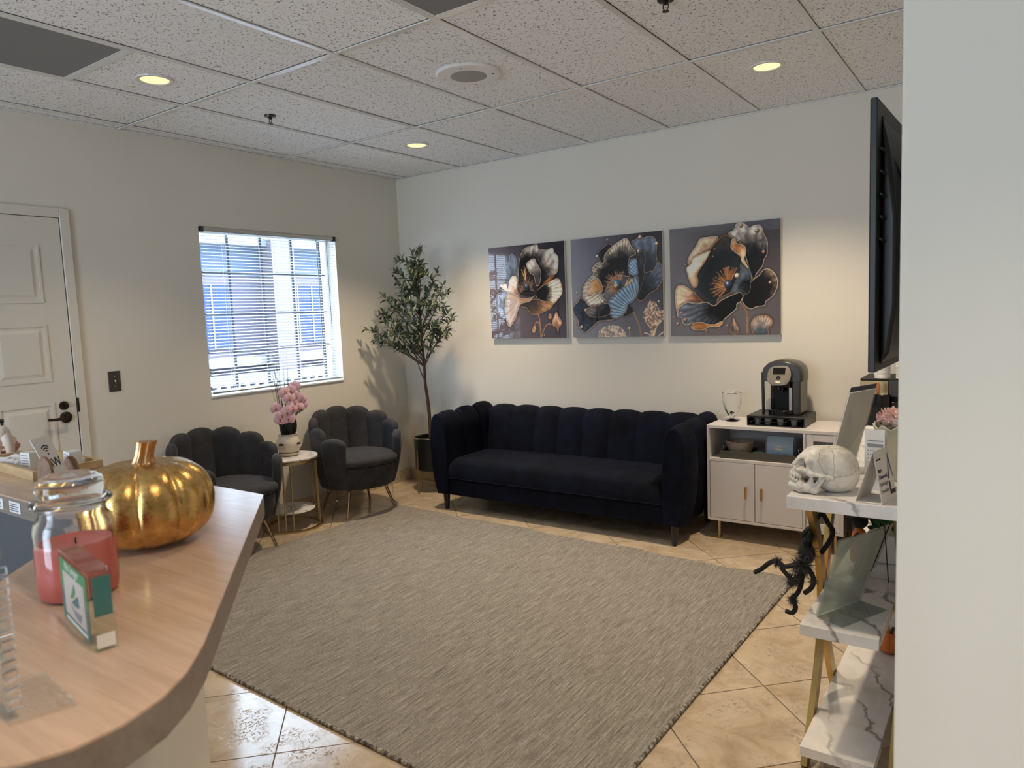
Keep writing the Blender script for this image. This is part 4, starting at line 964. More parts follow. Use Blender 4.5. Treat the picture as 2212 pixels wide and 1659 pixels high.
labs = ('pale dark-centred poppy print with hanging buds, mirroring the window, beside the olive tree', 'poppy print with a blue ribbed front petal, between the two other flower prints', 'poppy print with pearl drops on slate petals, nearest the white cabinet')
for k, (bg, ops) in enumerate(ART):
    x0 = (1.012, 1.785, 2.575)[k]; sz = (.715, .735, .745)[k]; z0 = 1.277; hz = .735
    t = thing('flower_picture', labs[k], 'picture', (x0+sz/2, 0, z0), group='three flower panels over the sofa')
    boxo('panel', M['paper'], t, -sz/2, sz/2, -.030, -.006, 0, hz)
    boxo('hanging_spacer', M['black'], t, -.2, .2, -.006, 0, hz-.12, hz-.06)
    c = paint(bg, ops, NP_, k+1); m = MB()
    m.v = [(-sz/2+sz*i/(NP_-1), -.0315, hz*j/(NP_-1)) for i in range(NP_) for j in range(NP_)]
    m.f = [(i*NP_+j, (i+1)*NP_+j, (i+1)*NP_+j+1, i*NP_+j+1) for i in range(NP_-1) for j in range(NP_-1)]
    o = m.build('flower_print', M['print'], t, doubles=False, smooth=False)
    at = o.data.color_attributes.new('print', 'FLOAT_COLOR', 'POINT'); rgba = np.ones((NP_*NP_, 4), np.float32); rgba[:, :3] = c.reshape(-1, 3); at.data.foreach_set('color', rgba.ravel())

# ================================================================== CABINET AND WHAT STANDS ON IT
CX0, CX1, CY0, CY1, CZ0, CZ1 = 2.970, 3.772, -.440, -.045, .122, .732
cab = thing('sideboard', 'white sideboard with gold handles and brass legs beside the sofa', 'sideboard', ((CX0+CX1)/2, (CY0+CY1)/2, 0))
qx, qy = (CX0+CX1)/2, (CY0+CY1)/2
def cb(name, mat, x0, x1, y0, y1, z0, z1, par=None, **k): return boxo(name, M[mat], par or cab, x0-qx, x1-qx, y0-qy, y1-qy, z0, z1, **k)
cb('top', 'lacquer', CX0, CX1, CY0, CY1, CZ1-.020, CZ1, bevel=.0015)
m = MB()
for (x0, x1, y0, y1, z0, z1) in ((CX0, CX0+.016, CY0, CY1, CZ0, CZ1-.02), (CX1-.016, CX1, CY0, CY1, CZ0, CZ1-.02), (CX0+.016, CX1-.016, CY0, CY1, CZ0, CZ0+.016), (3.549, 3.564, CY0, CY1, CZ0+.016, CZ1-.02), (CX0+.016, 3.549, CY0+.003, CY1, .503, .521), (CX0+.016, CX1-.016, CY1-.008, CY1, CZ0+.016, CZ1-.02)):
    m.box(x0-qx, x1-qx, y0-qy, y1-qy, z0, z1)
m.build('carcass', M['lacquer'], cab, bevel=.001)
for x0, x1, hx in ((2.989, 3.2655, 3.216), (3.2695, 3.5465, 3.312)):
    d = cb('door', 'lacquer', x0, x1, CY0+.002, CY0+.018, .141, .5005, bevel=.0012)
    h = MB(); h.tube([(hx-qx, CY0-.020-qy, .284), (hx-qx, CY0-.020-qy, .360)], .0062, 10)
    for z in (.296, .348): h.tube([(hx-qx, CY0+.002-qy, z), (hx-qx, CY0-.018-qy, z)], .003, 6)
    h.build('handle', M['handle'], d)
d = MB(); a0, a1, b0, b1 = 3.567, 3.753, .141, .709; w = .040
for (x0, x1, z0, z1) in ((a0, a0+w, b0, b1), (a1-w, a1, b0, b1), (a0+w, a1-w, b0, b0+w), (a0+w, a1-w, b1-w, b1)): d.box(x0-qx, x1-qx, CY0+.002-qy, CY0+.018-qy, z0, z1)
d = d.build('glazed_door', M['lacquer'], cab, bevel=.0012)
m = MB(); x = a0+w+.003
while x < a1-w-.002: m.tube([(x-qx, CY0+.010-qy, b0+w), (x-qx, CY0+.010-qy, b1-w)], .0034, 6, caps=False); x += .0062
m.build('fluted_pane', M['fluted'], d)
for x in (CX0+.06, CX1-.05):
    for yy in (CY0+.045, CY1-.05): MB().tube([(x-qx, yy-qy, 0), (x-qx, yy-qy, CZ0)], [.011, .0125], 14).build('leg', M['brass'], cab)
# tray, bowl, tea box, saucers in the open bay
ZS = .521
t = thing('serving_tray', 'dark embossed serving tray with wire handles in the open bay of the white sideboard', 'tray', (3.278, -.325, ZS))
m = MB(); tx, ty = .232, .088
m.box(-tx, tx, -ty, ty, 0, .006); m.box(-tx, tx, -ty, -ty+.008, .006, .048); m.box(-tx, tx, ty-.008, ty, .006, .048); m.box(-tx, -tx+.008, -ty+.008, ty-.008, .006, .048); m.box(tx-.008, tx, -ty+.008, ty-.008, .006, .048)
m.build('tray_body', M['traydark'], t)
for s in (-1, 1): MB().tube(smooth_path([(s*(tx-.004), -.035, .046), (s*(tx-.004), -.030, .078), (s*(tx-.004), .030, .078), (s*(tx-.004), .035, .046)], 4), .003, 6).build('handle', M['silver'], t)
t = thing('wicker_bowl', 'pale woven bowl lying in the dark serving tray', 'bowl', (3.145, -.322, ZS+.006))
MB().lathe([(0,0),(.050,0),(.056,.004),(.078,.050),(.088,.086),(.090,.094),(.086,.096),(.082,.088),(.070,.046),(.050,.008),(0,.006)], 40).build('bowl_body', M['basket'], t)
MB().grid(lambda u, v: Vector(((.088+.0045*math.cos(2*PI*v))*math.cos(2*PI*u), (.088+.0045*math.cos(2*PI*v))*math.sin(2*PI*u), .094+.0045*math.sin(2*PI*v))), 48, 8, True, True).build('rim', M['basket'], t)
random.seed(2); m = MB()
for i in range(9): m.ell((random.uniform(-.05,.05), random.uniform(-.05,.05), .060+random.random()*.012), (.018,.014,.008), 8, 6)
m.build('lining', M['teabox'], t)
t = thing('tea_box', 'pale blue tea carton with a sloping lid standing in the serving tray', 'box', (3.398, -.320, ZS+.006))
bx_, by_ = .078, .048
MB().prism([(-by_, 0), (by_, 0), (by_, .105), (by_*.2, .142), (-by_*.35, .142), (-by_, .098)], -bx_, bx_, Matrix(((0,0,1,0),(1,0,0,0),(0,1,0,0),(0,0,0,1)))).build('carton', M['teabox'], t, bevel=.001)
boxo('label', M['tealabel'], t, -.026, .016, -by_-.001, -by_, .062, .086)
text('lettering', 'CHAMOMILE', .0075, M['ink'], t, frame((-.005, -by_-.0012, .073), (1,0,0), (0,0,1)), 'CENTER')
m = MB()
for k in range(5): m.box(-.052+.003*k, .050-.004*(k % 2), -by_-.0006, -by_, .040-.007*k, .0425-.007*k)
m.build('printed_text', M['blue'], t)
random.seed(4)
for k, (lx, ly) in enumerate(((3.262, -.318),)):
    for i in range(4):
        o = MB().lathe([(0,0),(.030,0),(.046,.006),(.045,.008),(.029,.003),(0,.003)], 32).build('saucer', M['lacquer'], None, loc=(lx, ly, ZS+.006+i*.0055))
        tag(o, 'small pale saucer in the stack between wicker bowl and tea box', 'saucer', 'stacked saucers')
o = thing('tea_sachet', 'grey paper sachet leaning behind the pale blue tea carton', 'sachet', (3.302, -.290, ZS+.006))
MB().box(-.012, .010, -.028, .028, 0, .128, Matrix.Rotation(R(6), 4, 'Y')).build('sachet_body', pm('grey_sachet', (.22,.20,.20), .6, var=.3, sc=50), o, bevel=.004)
# apothecary jar
t = thing('apothecary_jar', 'small clear footed glass jar with a knob lid on the white sideboard', 'jar', (3.066, -.235, CZ1))
def fl(r, z, u): return r*(1+.025*math.cos(12*2*PI*u))
prof = [(0,0),(.042,0),(.043,.004),(.020,.010),(.012,.018),(.012,.026),(.024,.036),(.044,.070),(.056,.110),(.060,.150),(.060,.178),(.057,.178),(.057,.150),(.052,.112),(.040,.074),(.018,.040),(0,.036)]
m = MB(); m.grid(lambda u, v: (lambda p, k: Vector((p[0]*k*math.cos(2*PI*u), p[0]*k*math.sin(2*PI*u), p[1])))(prof[int(round(v*(len(prof)-1)))], 1+(.045*math.cos(10*2*PI*u+40*prof[int(round(v*(len(prof)-1)))][1]) if 6 <= int(round(v*(len(prof)-1))) <= 8 else 0)), 80, len(prof)-1, True); m.build('bowl', M['glass2'], t)
MB().lathe([(0,.182),(.058,.180),(.061,.181),(.060,.184),(.035,.192),(.014,.202),(.007,.210),(.007,.214),(.013,.222),(.013,.230),(.006,.238),(0,.240)], 40).build('lid', M['glass2'], t)
random.seed(6); m = MB()
for i in range(14): m.ell((random.uniform(-.013,.013), random.uniform(-.013,.013), .046+random.random()*.014), (.006,.005,.004), 8, 6)
m.build('contents', pm('dark_beans', (.06,.03,.025), .5), t)
# coffee-pod drawer
t = thing('pod_drawer', 'black wire mesh coffee pod drawer under the single-serve coffee maker', 'drawer', (3.372, -.222, CZ1))
wx, wy, hz = .170, .150, .062
m = MB(); m.box(-wx, wx, -wy, wy, hz-.007, hz); m.box(-wx, wx, wy-.004, wy, 0, hz-.007); m.box(-wx, -wx+.004, -wy, wy-.004, 0, hz-.007); m.box(wx-.004, wx, -wy, wy-.004, 0, hz-.007); m.box(-wx+.004, wx-.004, -wy, wy-.004, 0, .004)
m.build('housing', M['black'], t, bevel=.0015)
m = MB(); y = -wy-.002
m.tube([(-wx+.006, y, .006), (wx-.006, y, .006)], .0022, 6); m.tube([(-wx+.006, y, hz-.010), (wx-.006, y, hz-.010)], .0022, 6)
for x in (-wx+.006, wx-.006): m.tube([(x, y, .006), (x, y, hz-.010)], .0022, 6)
m.tube(smooth_path([(-wx+.02, y, .020), (-.10, y, .045), (-.07, y, .028), (-.01, y, .028), (.05, y, .028), (.09, y, .045), (wx-.02, y, .040)], 5), .0018, 6)
for x in (-.09, .06): m.tube([(x, y, .006), (x, y, .04)], .0016, 5)
for k in range(4): m.tube([(-wx+.012, y+.02+k*.02, .010+.009*k), (-wx+.05, y+.02, .014+.009*k)], .0012, 5)
m.build('wire_front', M['gloss'], t)
for x in (-.118, -.055, .02, .10):
    c = MB().lathe([(0,0),(.017,0),(.022,.036),(.0245,.038),(.0245,.040),(0,.040)], 20).build('coffee_pod', M['podgrey'], None, loc=(3.372+x, -.222-wy+.055, CZ1+.004)); tag(c, 'white coffee pod lying in the black pod drawer', 'coffee pod', 'coffee pods in the drawer')
# single-serve coffee maker
t = thing('coffee_maker', 'grey and black single-serve coffee maker on the black pod drawer', 'coffee maker', (3.388, -.205, CZ1+hz))
YZ = Matrix(((0,0,1,0),(1,0,0,0),(0,1,0,0),(0,0,0,1)))     # prism poly (y,z) extruded in x
boxo('rear_column', M['matte'], t, -.062, .060, -.012, .105, .0, .262, bevel=.004)
MB().prism([(-.086,0),(.105,0),(.108,.262),(-.090,.262)], .062, .112, YZ).build('side_housing', M['greyp'], t, bevel=.012, seg=3)
m = MB(); m.prism([(.090,0),(.105,0),(.108,.262),(.090,.262)], -.112, -.062, YZ); m.prism([(-.082,0),(-.050,0),(-.062,.262),(-.098,.262)], -.118, -.106, YZ); m.build('tank_frame', M['greyp'], t, bevel=.004)
wt = MB().prism([(-.070,.012),(.090,.012),(.090,.245),(-.082,.245)], -.100, -.064, YZ).build('water_tank', sheet_glass('tank_clear', (.90,.90,.89)), t, bevel=.006)
MB().box(-.097, -.067, -.066, .088, .014, .085).build('water', sheet_glass('water', (.84,.87,.88), 1.33), wt)
arch = [(-.124,.205),(-.124,.255),(-.112,.292),(-.085,.318),(-.045,.334),(0,.340),(.045,.334),(.085,.320),(.114,.294),(.124,.256),(.124,.205)]
m = MB(); n = len(arch); levels = [(-.090,.90,.0),(-.075,.97,.0),(-.04,1,0),(.02,1,0),(.07,.985,0),(.105,.93,0)]; vs = []
for yy, sc, _ in levels: vs += [(p[0]*sc, yy, .205+(p[1]-.205)*sc) for p in arch]
m.add(vs, [(i*n+k, i*n+(k+1) % n, (i+1)*n+(k+1) % n, (i+1)*n+k) for i in range(len(levels)-1) for k in range(n)]+[tuple(range(n)), tuple(range((len(levels)-1)*n, len(levels)*n))[::-1]])
m.build('head', M['greyp'], t, bevel=.003, angle=50)
boxo('brew_housing', M['gloss'], t, -.050, .055, -.100, .0, .170, .262, bevel=.010)
MB().lathe([(0,.140),(.009,.140),(.016,.150),(.030,.172),(0,.172)], 20, (.0, -.060, 0)).build('spout', M['gloss'], t)
# lid/handle arch with the control face
Ff = frame((-.004, -.118, .250), (1,0,0), (0,.42,.91))
plate = [(.062*math.copysign(abs(math.cos(a))**.7, math.cos(a)), (-.062 if math.sin(a) < 0 else .055)*abs(math.sin(a))**.75) for a in [2*PI*k/36 for k in range(36)]]
MB().prism([(p[0]*1.12, p[1]*1.10) for p in plate], -.022, .004, Ff).build('handle_rim', M['silver'], t, bevel=.004)
MB().prism([(p[0]*.93, p[1]*.90) for p in plate], .004, .007, Ff).build('control_face', M['champ'], t)
MB().box(-.036, .036, .000, .042, .007, .009, Ff).build('display', M['gloss'], t)
MB().prism([(.012*math.cos(2*PI*k/24), -.022+.012*math.sin(2*PI*k/24)) for k in range(24)], .007, .0095, Ff).build('brew_button', M['gloss'], t)
text('logo', 'K', .014, M['silver'], t, Ff @ Matrix.Translation((-.004, -.027, .0097)), 'LEFT', .0003)
MB().box(-.014, .014, -.056, -.045, .004, .008, Ff).build('badge', M['tealabel'], t)
m = MB(); a = [R(180+k*10) for k in range(19)]
m.prism([(.082*math.cos(x), -.060+.060*math.sin(x)) for x in a]+[(.082, -.010), (-.082, -.010)], 0, .030); m.build('drip_tray', M['gloss'], t, bevel=.004)
m = MB(); 
for k in range(-3, 4): m.box(k*.018-.004, k*.018+.004, -.095, -.02, .030, .0315)
m.build('drip_grid', M['greyp'], t)
MB().box(.044, .061, -.078, -.0125, .032, .168).build('silver_strip', M['silver'], t)
# black mini fridge and bean-to-cup machine in the corner
t = thing('mini_fridge', 'black mini fridge standing between the white sideboard and the right wall', 'mini fridge', (4.06, -.275, 0))
boxo('fridge_body', M['matte'], t, -.235, .275, -.19, .235, .02, .600, bevel=.006); boxo('fridge_door', M['black'], t, -.235, .275, -.225, -.193, .03, .595, bevel=.008)
boxo('door_handle', M['greyp'], t, -.225, -.205, -.240, -.225, .38, .55, bevel=.003); boxo('plinth', M['matte'], t, -.21, .25, -.17, .21, 0, .02)
t = thing('espresso_machine', 'black bean-to-cup coffee machine with a lit clock on the mini fridge', 'coffee machine', (4.03, -.25, .600))
boxo('machine_body', M['black'], t, -.19, .24, -.06, .21, 0, .425, bevel=.006)
boxo('top_cover', M['matte'], t, -.19, .24, -.11, .21, .425, .436, bevel=.003)
boxo('control_panel', M['greyp'], t, -.045, .24, -.112, -.06, .335, .425, bevel=.002)
boxo('metal_panel', M['brass'], t, -.19, -.046, -.108, -.06, .345, .425, bevel=.004)
boxo('lower_front', M['matte'], t, -.185, .235, -.085, -.06, .02, .335, bevel=.003)
boxo('spout', M['gloss'], t, -.09, -.035, -.150, -.085, .16, .350, bevel=.004); boxo('milk_spout', M['gloss'], t, -.03, .01, -.135, -.085, .10, .310, bevel=.004)
boxo('drip_tray', M['gloss'], t, -.17, .22, -.19, -.085, 0, .05, bevel=.004)
MB().lathe([(0,-.004),(.085,-.004),(.085,.006),(.078,.010),(0,.010)], 40, M=frame((.13, -.088, .20), (1,0,0), (0,0,1))).build('round_dial', M['gloss'], t)
text('clock_digits', '02:53', .032, emit('clock_led', (.9,.95,1), 1.6), t, frame((.012, -.1125, .384), (1,0,0), (0,0,1)), 'LEFT', .0006)
text('brand_lettering', 'rka', .032, M['ink'], t, frame((.01, -.0855, .245), (1,0,0), (0,0,1)))
m = MB()
for x in (.02, .075, .13): m.box(x, x+.004, -.1128, -.112, .352, .356)
m.build('indicator', emit('indicator_led', (1,1,1), 1.0), t)
for k, x in enumerate((3.945, 4.055)):
    t = thing('paper_cup_stack', ('white paper cup stack on the coffee machine beside its metal panel', 'white paper cup stack on the coffee machine over its lit clock')[k], 'paper cups', (x, -.30, 1.036))
    proto = None
    for i in range(14):
        o = MB().lathe([(.0,.0105),(.030,.0105),(.0405,.0015),(.042,0),(.0425,.0012),(.0405,.0040),(.032,.0105)], 28).build('paper_cup', M['white'], t, loc=(0,0,i*.0078)) if proto is None else proto.copy()
        if proto is None: proto = o
        else: COL.objects.link(o); o.location = (0,0,i*.0078)
    MB().lathe([(.030,.0),(.024,.055),(0,.055)], 28, (0,0,.112)).build('top_cup', M['white'], t)
o = thing('decor_pick', 'thin orange oval disc on a black stick before the bean-to-cup coffee machine', 'decoration', (3.948, -.474, .600))
MB().ell((0,0,.395), (.012,.004,.034), 20, 12).build('disc', M['orangedisc'], o); MB().tube([(0,0,.016),(0,0,.37)], .003, 6).build('stick', M['matte'], o); MB().lathe([(0,0),(.02,0),(.02,.012),(.006,.018),(0,.018)], 16).build('foot', M['matte'], o)

# ---- television on the partition wall, seen from behind and side
tv = thing('television', 'black flat television on a wall arm, seen edge-on above the console', 'television', (4.257, -2.03, 1.283), R(-1.5))
boxo('screen', M['screen'], tv, -.012, .0, -.62, .62, 0, .728, bevel=.002); boxo('bezel', M['tv'], tv, -.010, .006, -.622, .622, -.002, .730, bevel=.002)
m = MB(); m.prism([(.006,.012),(.030,.05),(.046,.18),(.046,.42),(.026,.60),(.006,.70)], -.56, .56, Matrix(((1,0,0,0),(0,0,1,0),(0,1,0,0),(0,0,0,1)))); m.build('rear_housing', M['tv'], tv, bevel=.01)
for k in range(5): MB().tube(smooth_path([(.012, -.60, .60-.06*k), (.024, -.50, .585-.06*k), (.036, -.40, .54-.06*k), (.046, -.2, .50-.06*k)], 5), .004, 6).build('rear_rib', M['tv'], tv)
boxo('mount_plate', M['matte'], tv, .046, .060, -.15, .15, .20, .50); MB().box(.06, .105, -.03, .03, .30, .40).build('mount_arm', M['matte'], tv)

# ================================================================== MARBLE CONSOLE
con = thing('console_shelf', 'three-tier white marble console with curved gold legs along the right wall', 'console table', (4.18, -1.95, 0))
kx, ky = 4.18, -1.95
def kb(name, mat, x0, x1, y0, y1, z0, z1, **k): return boxo(name, M[mat], con, x0-kx, x1-kx, y0-ky, y1-ky, z0, z1, **k)
kb('top_shelf', 'marble', 4.012, 4.366, -2.650, -1.25, .872, .910, bevel=.0015)
kb('middle_shelf', 'marble', 4.050, 4.264, -2.650, -1.25, .488, .522, bevel=.0015)
kb('bottom_shelf', 'marble', 4.050, 4.254, -2.650, -1.25, .104, .136, bevel=.0015)
def bar(x0, x1, pts):
    Q = smooth_path([(0, p[0], p[1]) for p in pts], 6); w = .025; m = MB(); vs = []
    for i, p in enumerate(Q):
        t_ = (Q[min(i+1, len(Q)-1)]-Q[max(i-1, 0)]).normalized(); nrm = Vector((0, -t_.z, t_.y))
        a, b = p+nrm*w, p-nrm*w
        vs += [(x0-kx, a.y-ky, a.z), (x1-kx, a.y-ky, a.z), (x1-kx, b.y-ky, b.z), (x0-kx, b.y-ky, b.z)]
    L = len(Q); m.add(vs, [(i*4+k, i*4+(k+1) % 4, (i+1)*4+(k+1) % 4, (i+1)*4+k) for i in range(L-1) for k in range(4)]+[(0,1,2,3), ((L-1)*4+3, (L-1)*4+2, (L-1)*4+1, (L-1)*4)])
    m.build('leg', M['brassleg'], con, angle=50)
for off in (0, 1.0):
    for xa, xb in ((4.030, 4.049), (4.275, 4.294)):
        bar(xa, xb, [(-2.490+off, .873), (-2.395+off, .74), (-2.325+off, .60), (-2.302+off, .46), (-2.335+off, .30), (-2.430+off, .14), (-2.540+off, 0)])
        bar(xa+.0005, xb+.0005, [(-2.070+off, .873), (-2.165+off, .74), (-2.230+off, .60), (-2.252+off, .46), (-2.220+off, .30), (-2.130+off, .14), (-2.020+off, 0)])
    for z0, z1 in ((.470, .488), (.086, .104)): kb('cross_bar', 'brassleg', 4.049, 4.275, -2.285+off, -2.270+off, z0, z1)
# skull
def sd_ell(X, Y, Z, c, r):
    k = np.sqrt(((X-c[0])/r[0])**2+((Y-c[1])/r[1])**2+((Z-c[2])/r[2])**2); return (k-1)*min(r)
def smin(a, b, k): h = np.clip(.5+.5*(b-a)/k, 0, 1); return b*(1-h)+a*h-k*h*(1-h)
def smax(a, b, k): return -smin(-a, -b, k)
def sd_cap(X, Y, Z, a, b, r):
    a, b = np.array(a), np.array(b); d = b-a; t = np.clip(((X-a[0])*d[0]+(Y-a[1])*d[1]+(Z-a[2])*d[2])/(d@d), 0, 1); return np.sqrt((X-a[0]-t*d[0])**2+(Y-a[1]-t*d[1])**2+(Z-a[2]-t*d[2])**2)-r
def skull_fn(X, Y, Z):
    Ya = np.abs(Y)
    f = sd_ell(X, Y, Z, (-.027,0,.071), (.074,.062,.069)); f = smin(f, sd_ell(X, Y, Z, (-.046,0,.042), (.050,.050,.041)), .02)
    f = smin(f, sd_ell(X, Y, Z, (.020,0,.094), (.044,.050,.044)), .02)
    f = smin(f, sd_cap(X, Ya, Z, (.062,.0,.102), (.050,.040,.099), .0085), .012)                   # brow
    f = smin(f, sd_ell(X, Y, Z, (.062,0,.066), (.0285,.028,.033)), .012)                           # maxilla
    f = smin(f, sd_cap(X, Ya, Z, (.064,.030,.072), (.042,.051,.062), .009), .010)                  # cheek bone
    f = smin(f, sd_cap(X, Ya, Z, (.052,.042,.099), (.048,.047,.070), .006), .008)                  # outer rim of the orbit
    f = smin(f, sd_cap(X, Ya, Z, (.042,.051,.061), (-.012,.060,.050), .0058), .006)                # arch
    f = smin(f, sd_cap(X, Ya, Z, (.066,.0,.098), (.080,.0,.082), .0065), .008)                     # nasal bone
    f = smax(f, -sd_ell(X, Ya, Z, (.069,.0265,.088), (.027,.0175,.0155)), .004)                    # orbits
    f = smax(f, -sd_ell(X, Y, Z, (.089,0,.071), (.014,.009,.010)), .004)                           # nose opening
    f = smax(f, -sd_ell(X, Ya, Z, (.026,.052,.043), (.024,.020,.011)), .005)                       # hollow under the arch
    j = sd_cap(X, Ya, Z, (.084,.0,.019), (.066,.025,.017), .0150); j = smin(j, sd_cap(X, Ya, Z, (.066,.026,.016), (.032,.043,.014), .0125), .01)
    j = smin(j, sd_cap(X, Ya, Z, (.078,.0,.035), (.064,.022,.031), .0110), .008)
    j = smin(j, sd_cap(X, Ya, Z, (.030,.045,.014), (.012,.051,.050), .0090), .012); j = smin(j, sd_cap(X, Ya, Z, (.050,.037,.020), (.040,.044,.046), .0070), .012)
    f = smin(f, j, .003)
    for i in range(11):
        a = R(-80+16*i); x = .064+.0285*math.cos(a); y = .0275*math.sin(a); z = .0490-(.0925-x)*.38
        f = smin(f, sd_cap(X, Y, Z, (x-.002, y, z+.011), (x, y, z+.0038), .0038), .0012); f = smin(f, sd_cap(X, Y, Z, (x+.001, y*.98, z-.0032), (x, y*.98, z-.010), .0036), .0012)
    return np.maximum(f, .0005-Z)
t = thing('skull', 'off-white resin human skull on the end of the marble console', 'skull', (4.092, -2.545, .910), R(203))
surface_nets(skull_fn, (-.115,-.075,-.006), (.118,.075,.155), (94, 60, 66)).build('skull_bone', M['bone'], t, angle=180, doubles=False)
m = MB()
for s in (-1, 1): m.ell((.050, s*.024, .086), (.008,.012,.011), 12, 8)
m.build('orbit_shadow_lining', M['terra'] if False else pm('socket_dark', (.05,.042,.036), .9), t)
# tent card
def sheet(name, mat, par, o, x, y, w, h, th=.0008): 
    return MB().box(0, w, 0, h, 0, th, frame(o, x, y)).build(name, mat, par)
t = thing('tent_card', 'white folded tent card with blue triangle print on the marble console', 'sign', (4.232, -2.635, .910))
ax_ = Vector((.022, .106, 0)).normalized()
Lc = .112; pL, pR, pA = Vector((-.035,.006,0)), Vector((.036,-.008,0)), Vector((.010,0,.148))
def panel(name, a, b):
    m = MB(); n_ = (b-a).cross(ax_).normalized()*.0009
    vs = [a, b, b+ax_*Lc, a+ax_*Lc]; m.add([v for v in vs]+[v+n_ for v in vs], [(0,1,2,3),(7,6,5,4),(0,4,5,1),(1,5,6,2),(2,6,7,3),(3,7,4,0)]); return m.build(name, M['paper'], t)
panel('left_panel', pL, pA); panel('printed_panel', pR, pA); panel('base_panel', pL+Vector((0,0,.001)), pR+Vector((0,0,.001)))
up = (pA-pR).normalized(); nrm = ax_.cross(up); Ft = frame(pR+nrm*.0006, ax_, up)
if (Ft.to_3x3() @ Vector((0,0,1))).x < 0: Ft = Ft
for (s, yy, sz, mt) in (('invisalign', .122, .0085, 'ink'), ('2025', .088, .013, 'ink'), ('Diamond', .070, .0155, 'inkblue'), ('Invisalign', .050, .0155, 'inkgrey'), ('Provider', .030, .0155, 'inkgrey')):
    text('lettering', s, sz, M[mt], t, Ft @ Matrix.Translation((.010, yy, .0006)))
m = MB(); m.prism([(.072,.062),(.080,.062),(.090,.118),(.108,.062),(.110,.062),(.094,.134)], .0006, .0010, Ft); m.build('triangle_mark', M['inkblue'], t)
m = MB(); m.prism([(.072,.018),(.110,.018),(.110,.030),(.080,.030),(.080,.056),(.072,.056)], .0006, .0010, Ft); m.build('corner_mark', M['ink'], t)
# calendar cards in a stand
t = thing('appointment_cards', 'upright stack of white cards with a printed grid behind the tent card', 'cards', (4.222, -2.465, .910), R(-8))
for k in range(3): boxo('card', M['paper'], t, -.030+.002*k, .030, .010-.010*k, .014-.010*k, 0, .175+.005*k)
m = MB(); m.box(-.018, .026, -.0112, -.0108, .150, .153); m.box(-.018, .026, -.0112, -.0108, .132, .142)
for r in range(8):
    for c in range(6): m.box(-.018+c*.0075, -.0135+c*.0075, -.0112, -.0108, .120-r*.012, .1225-r*.012)
m.build('printed_grid', M['inkgrey'], t)
# vase with pink flowers
t = thing('flower_vase', 'cream scalloped glass vase of fluffy pink flowers behind the white cards', 'vase', (4.262, -2.30, .910))
vp = [(0,0),(.034,0),(.040,.01),(.052,.08),(.058,.135),(.066,.165),(.070,.172),(.066,.174),(.056,.150),(.046,.08),(.036,.012),(0,.010)]
m = MB(); m.grid(lambda u, v: (lambda p: Vector((p[0]*(1+.05*math.cos(9*2*PI*u)*(p[1]/.17))*math.cos(2*PI*u), p[0]*(1+.05*math.cos(9*2*PI*u)*(p[1]/.17))*math.sin(2*PI*u), p[1]+.006*math.cos(9*2*PI*u)*(p[1]/.17)**4)))(vp[int(round(v*(len(vp)-1)))]), 72, len(vp)-1, True); m.build('vase_body', M['creamv'], t)
random.seed(9)
for k, (fx, fy, fz, fr) in enumerate(((.005,-.015,.195,.040), (-.030,.020,.190,.034), (.035,.025,.198,.036), (.0,.045,.188,.032))):
    m = MB(); m.ell((fx, fy, fz), (fr*.7,)*3, 12, 8)
    for i in range(150):
        a = random.uniform(0, 2*PI); b = math.asin(random.uniform(-.3, 1)); d = Vector((math.cos(a)*math.cos(b), math.sin(a)*math.cos(b), math.sin(b))); p = Vector((fx, fy, fz)); s = d.cross(Vector((random.random(), random.random(), random.random()))).normalized()*.004
        q = p+d*fr*random.uniform(.92,1.12); r_ = p+d*fr*.5; m.add([r_-s, r_+s, q+s*.8, q-s*.8], [(0,1,2,3)])
    m.build('flower_head', M['pink'], t, smooth=False, doubles=False)
# leaning display stands: base runs toward the wall, face leans back
def slant(name, lab, loc, rotz, w, h, base, lean, par_cat='sign holder', am='acrylic'):
    t = thing(name, lab, par_cat, loc, rotz); th = .003
    Fp = frame((0, 0, .003), (0,1,0), (math.sin(lean), 0, math.cos(lean)))
    MB().box(-w/2, w/2, 0, h, 0, th, Fp).build('front_sheet', M[am], t); MB().box(-w/2, w/2, 0, h, -.006, -.006+th, Fp).build('rear_sheet', M[am], t)
    boxo('foot_plate', M[am], t, 0, base, -w/2, w/2, 0, .003)
    return t, Fp
slant('sign_holder', 'empty clear slanted acrylic sign holder on the middle console shelf', (4.128, -2.481, .522), R(-25), .214, .268, .089, R(17), am='acrylic2')
t, Fp = slant('brochure_holder', 'clear acrylic holder with white sheets leaning behind the skull', (4.088, -2.235, .910), R(-20), .160, .285, .070, R(15))
MB().box(-.078, .078, .004, .280, -.0025, -.0005, Fp).build('white_sheet', M['paper'], t); MB().box(-.078, .078, .284, .300, -.0022, -.0008, Fp).build('navy_header', M['navyink'], t)
t = thing('leaflet', 'white leaflet propped between the acrylic holder and the vase', 'leaflet', (4.232, -2.150, .910), R(-20))
MB().box(-.05, .05, 0, .13, -.0006, .0006, frame((0,0,.0), (.6,.8,0), (.1,-.08,1))).build('sheet', M['paper'], t); boxo('stand', M['paper'], t, -.025, .035, .03, .035, 0, .09)
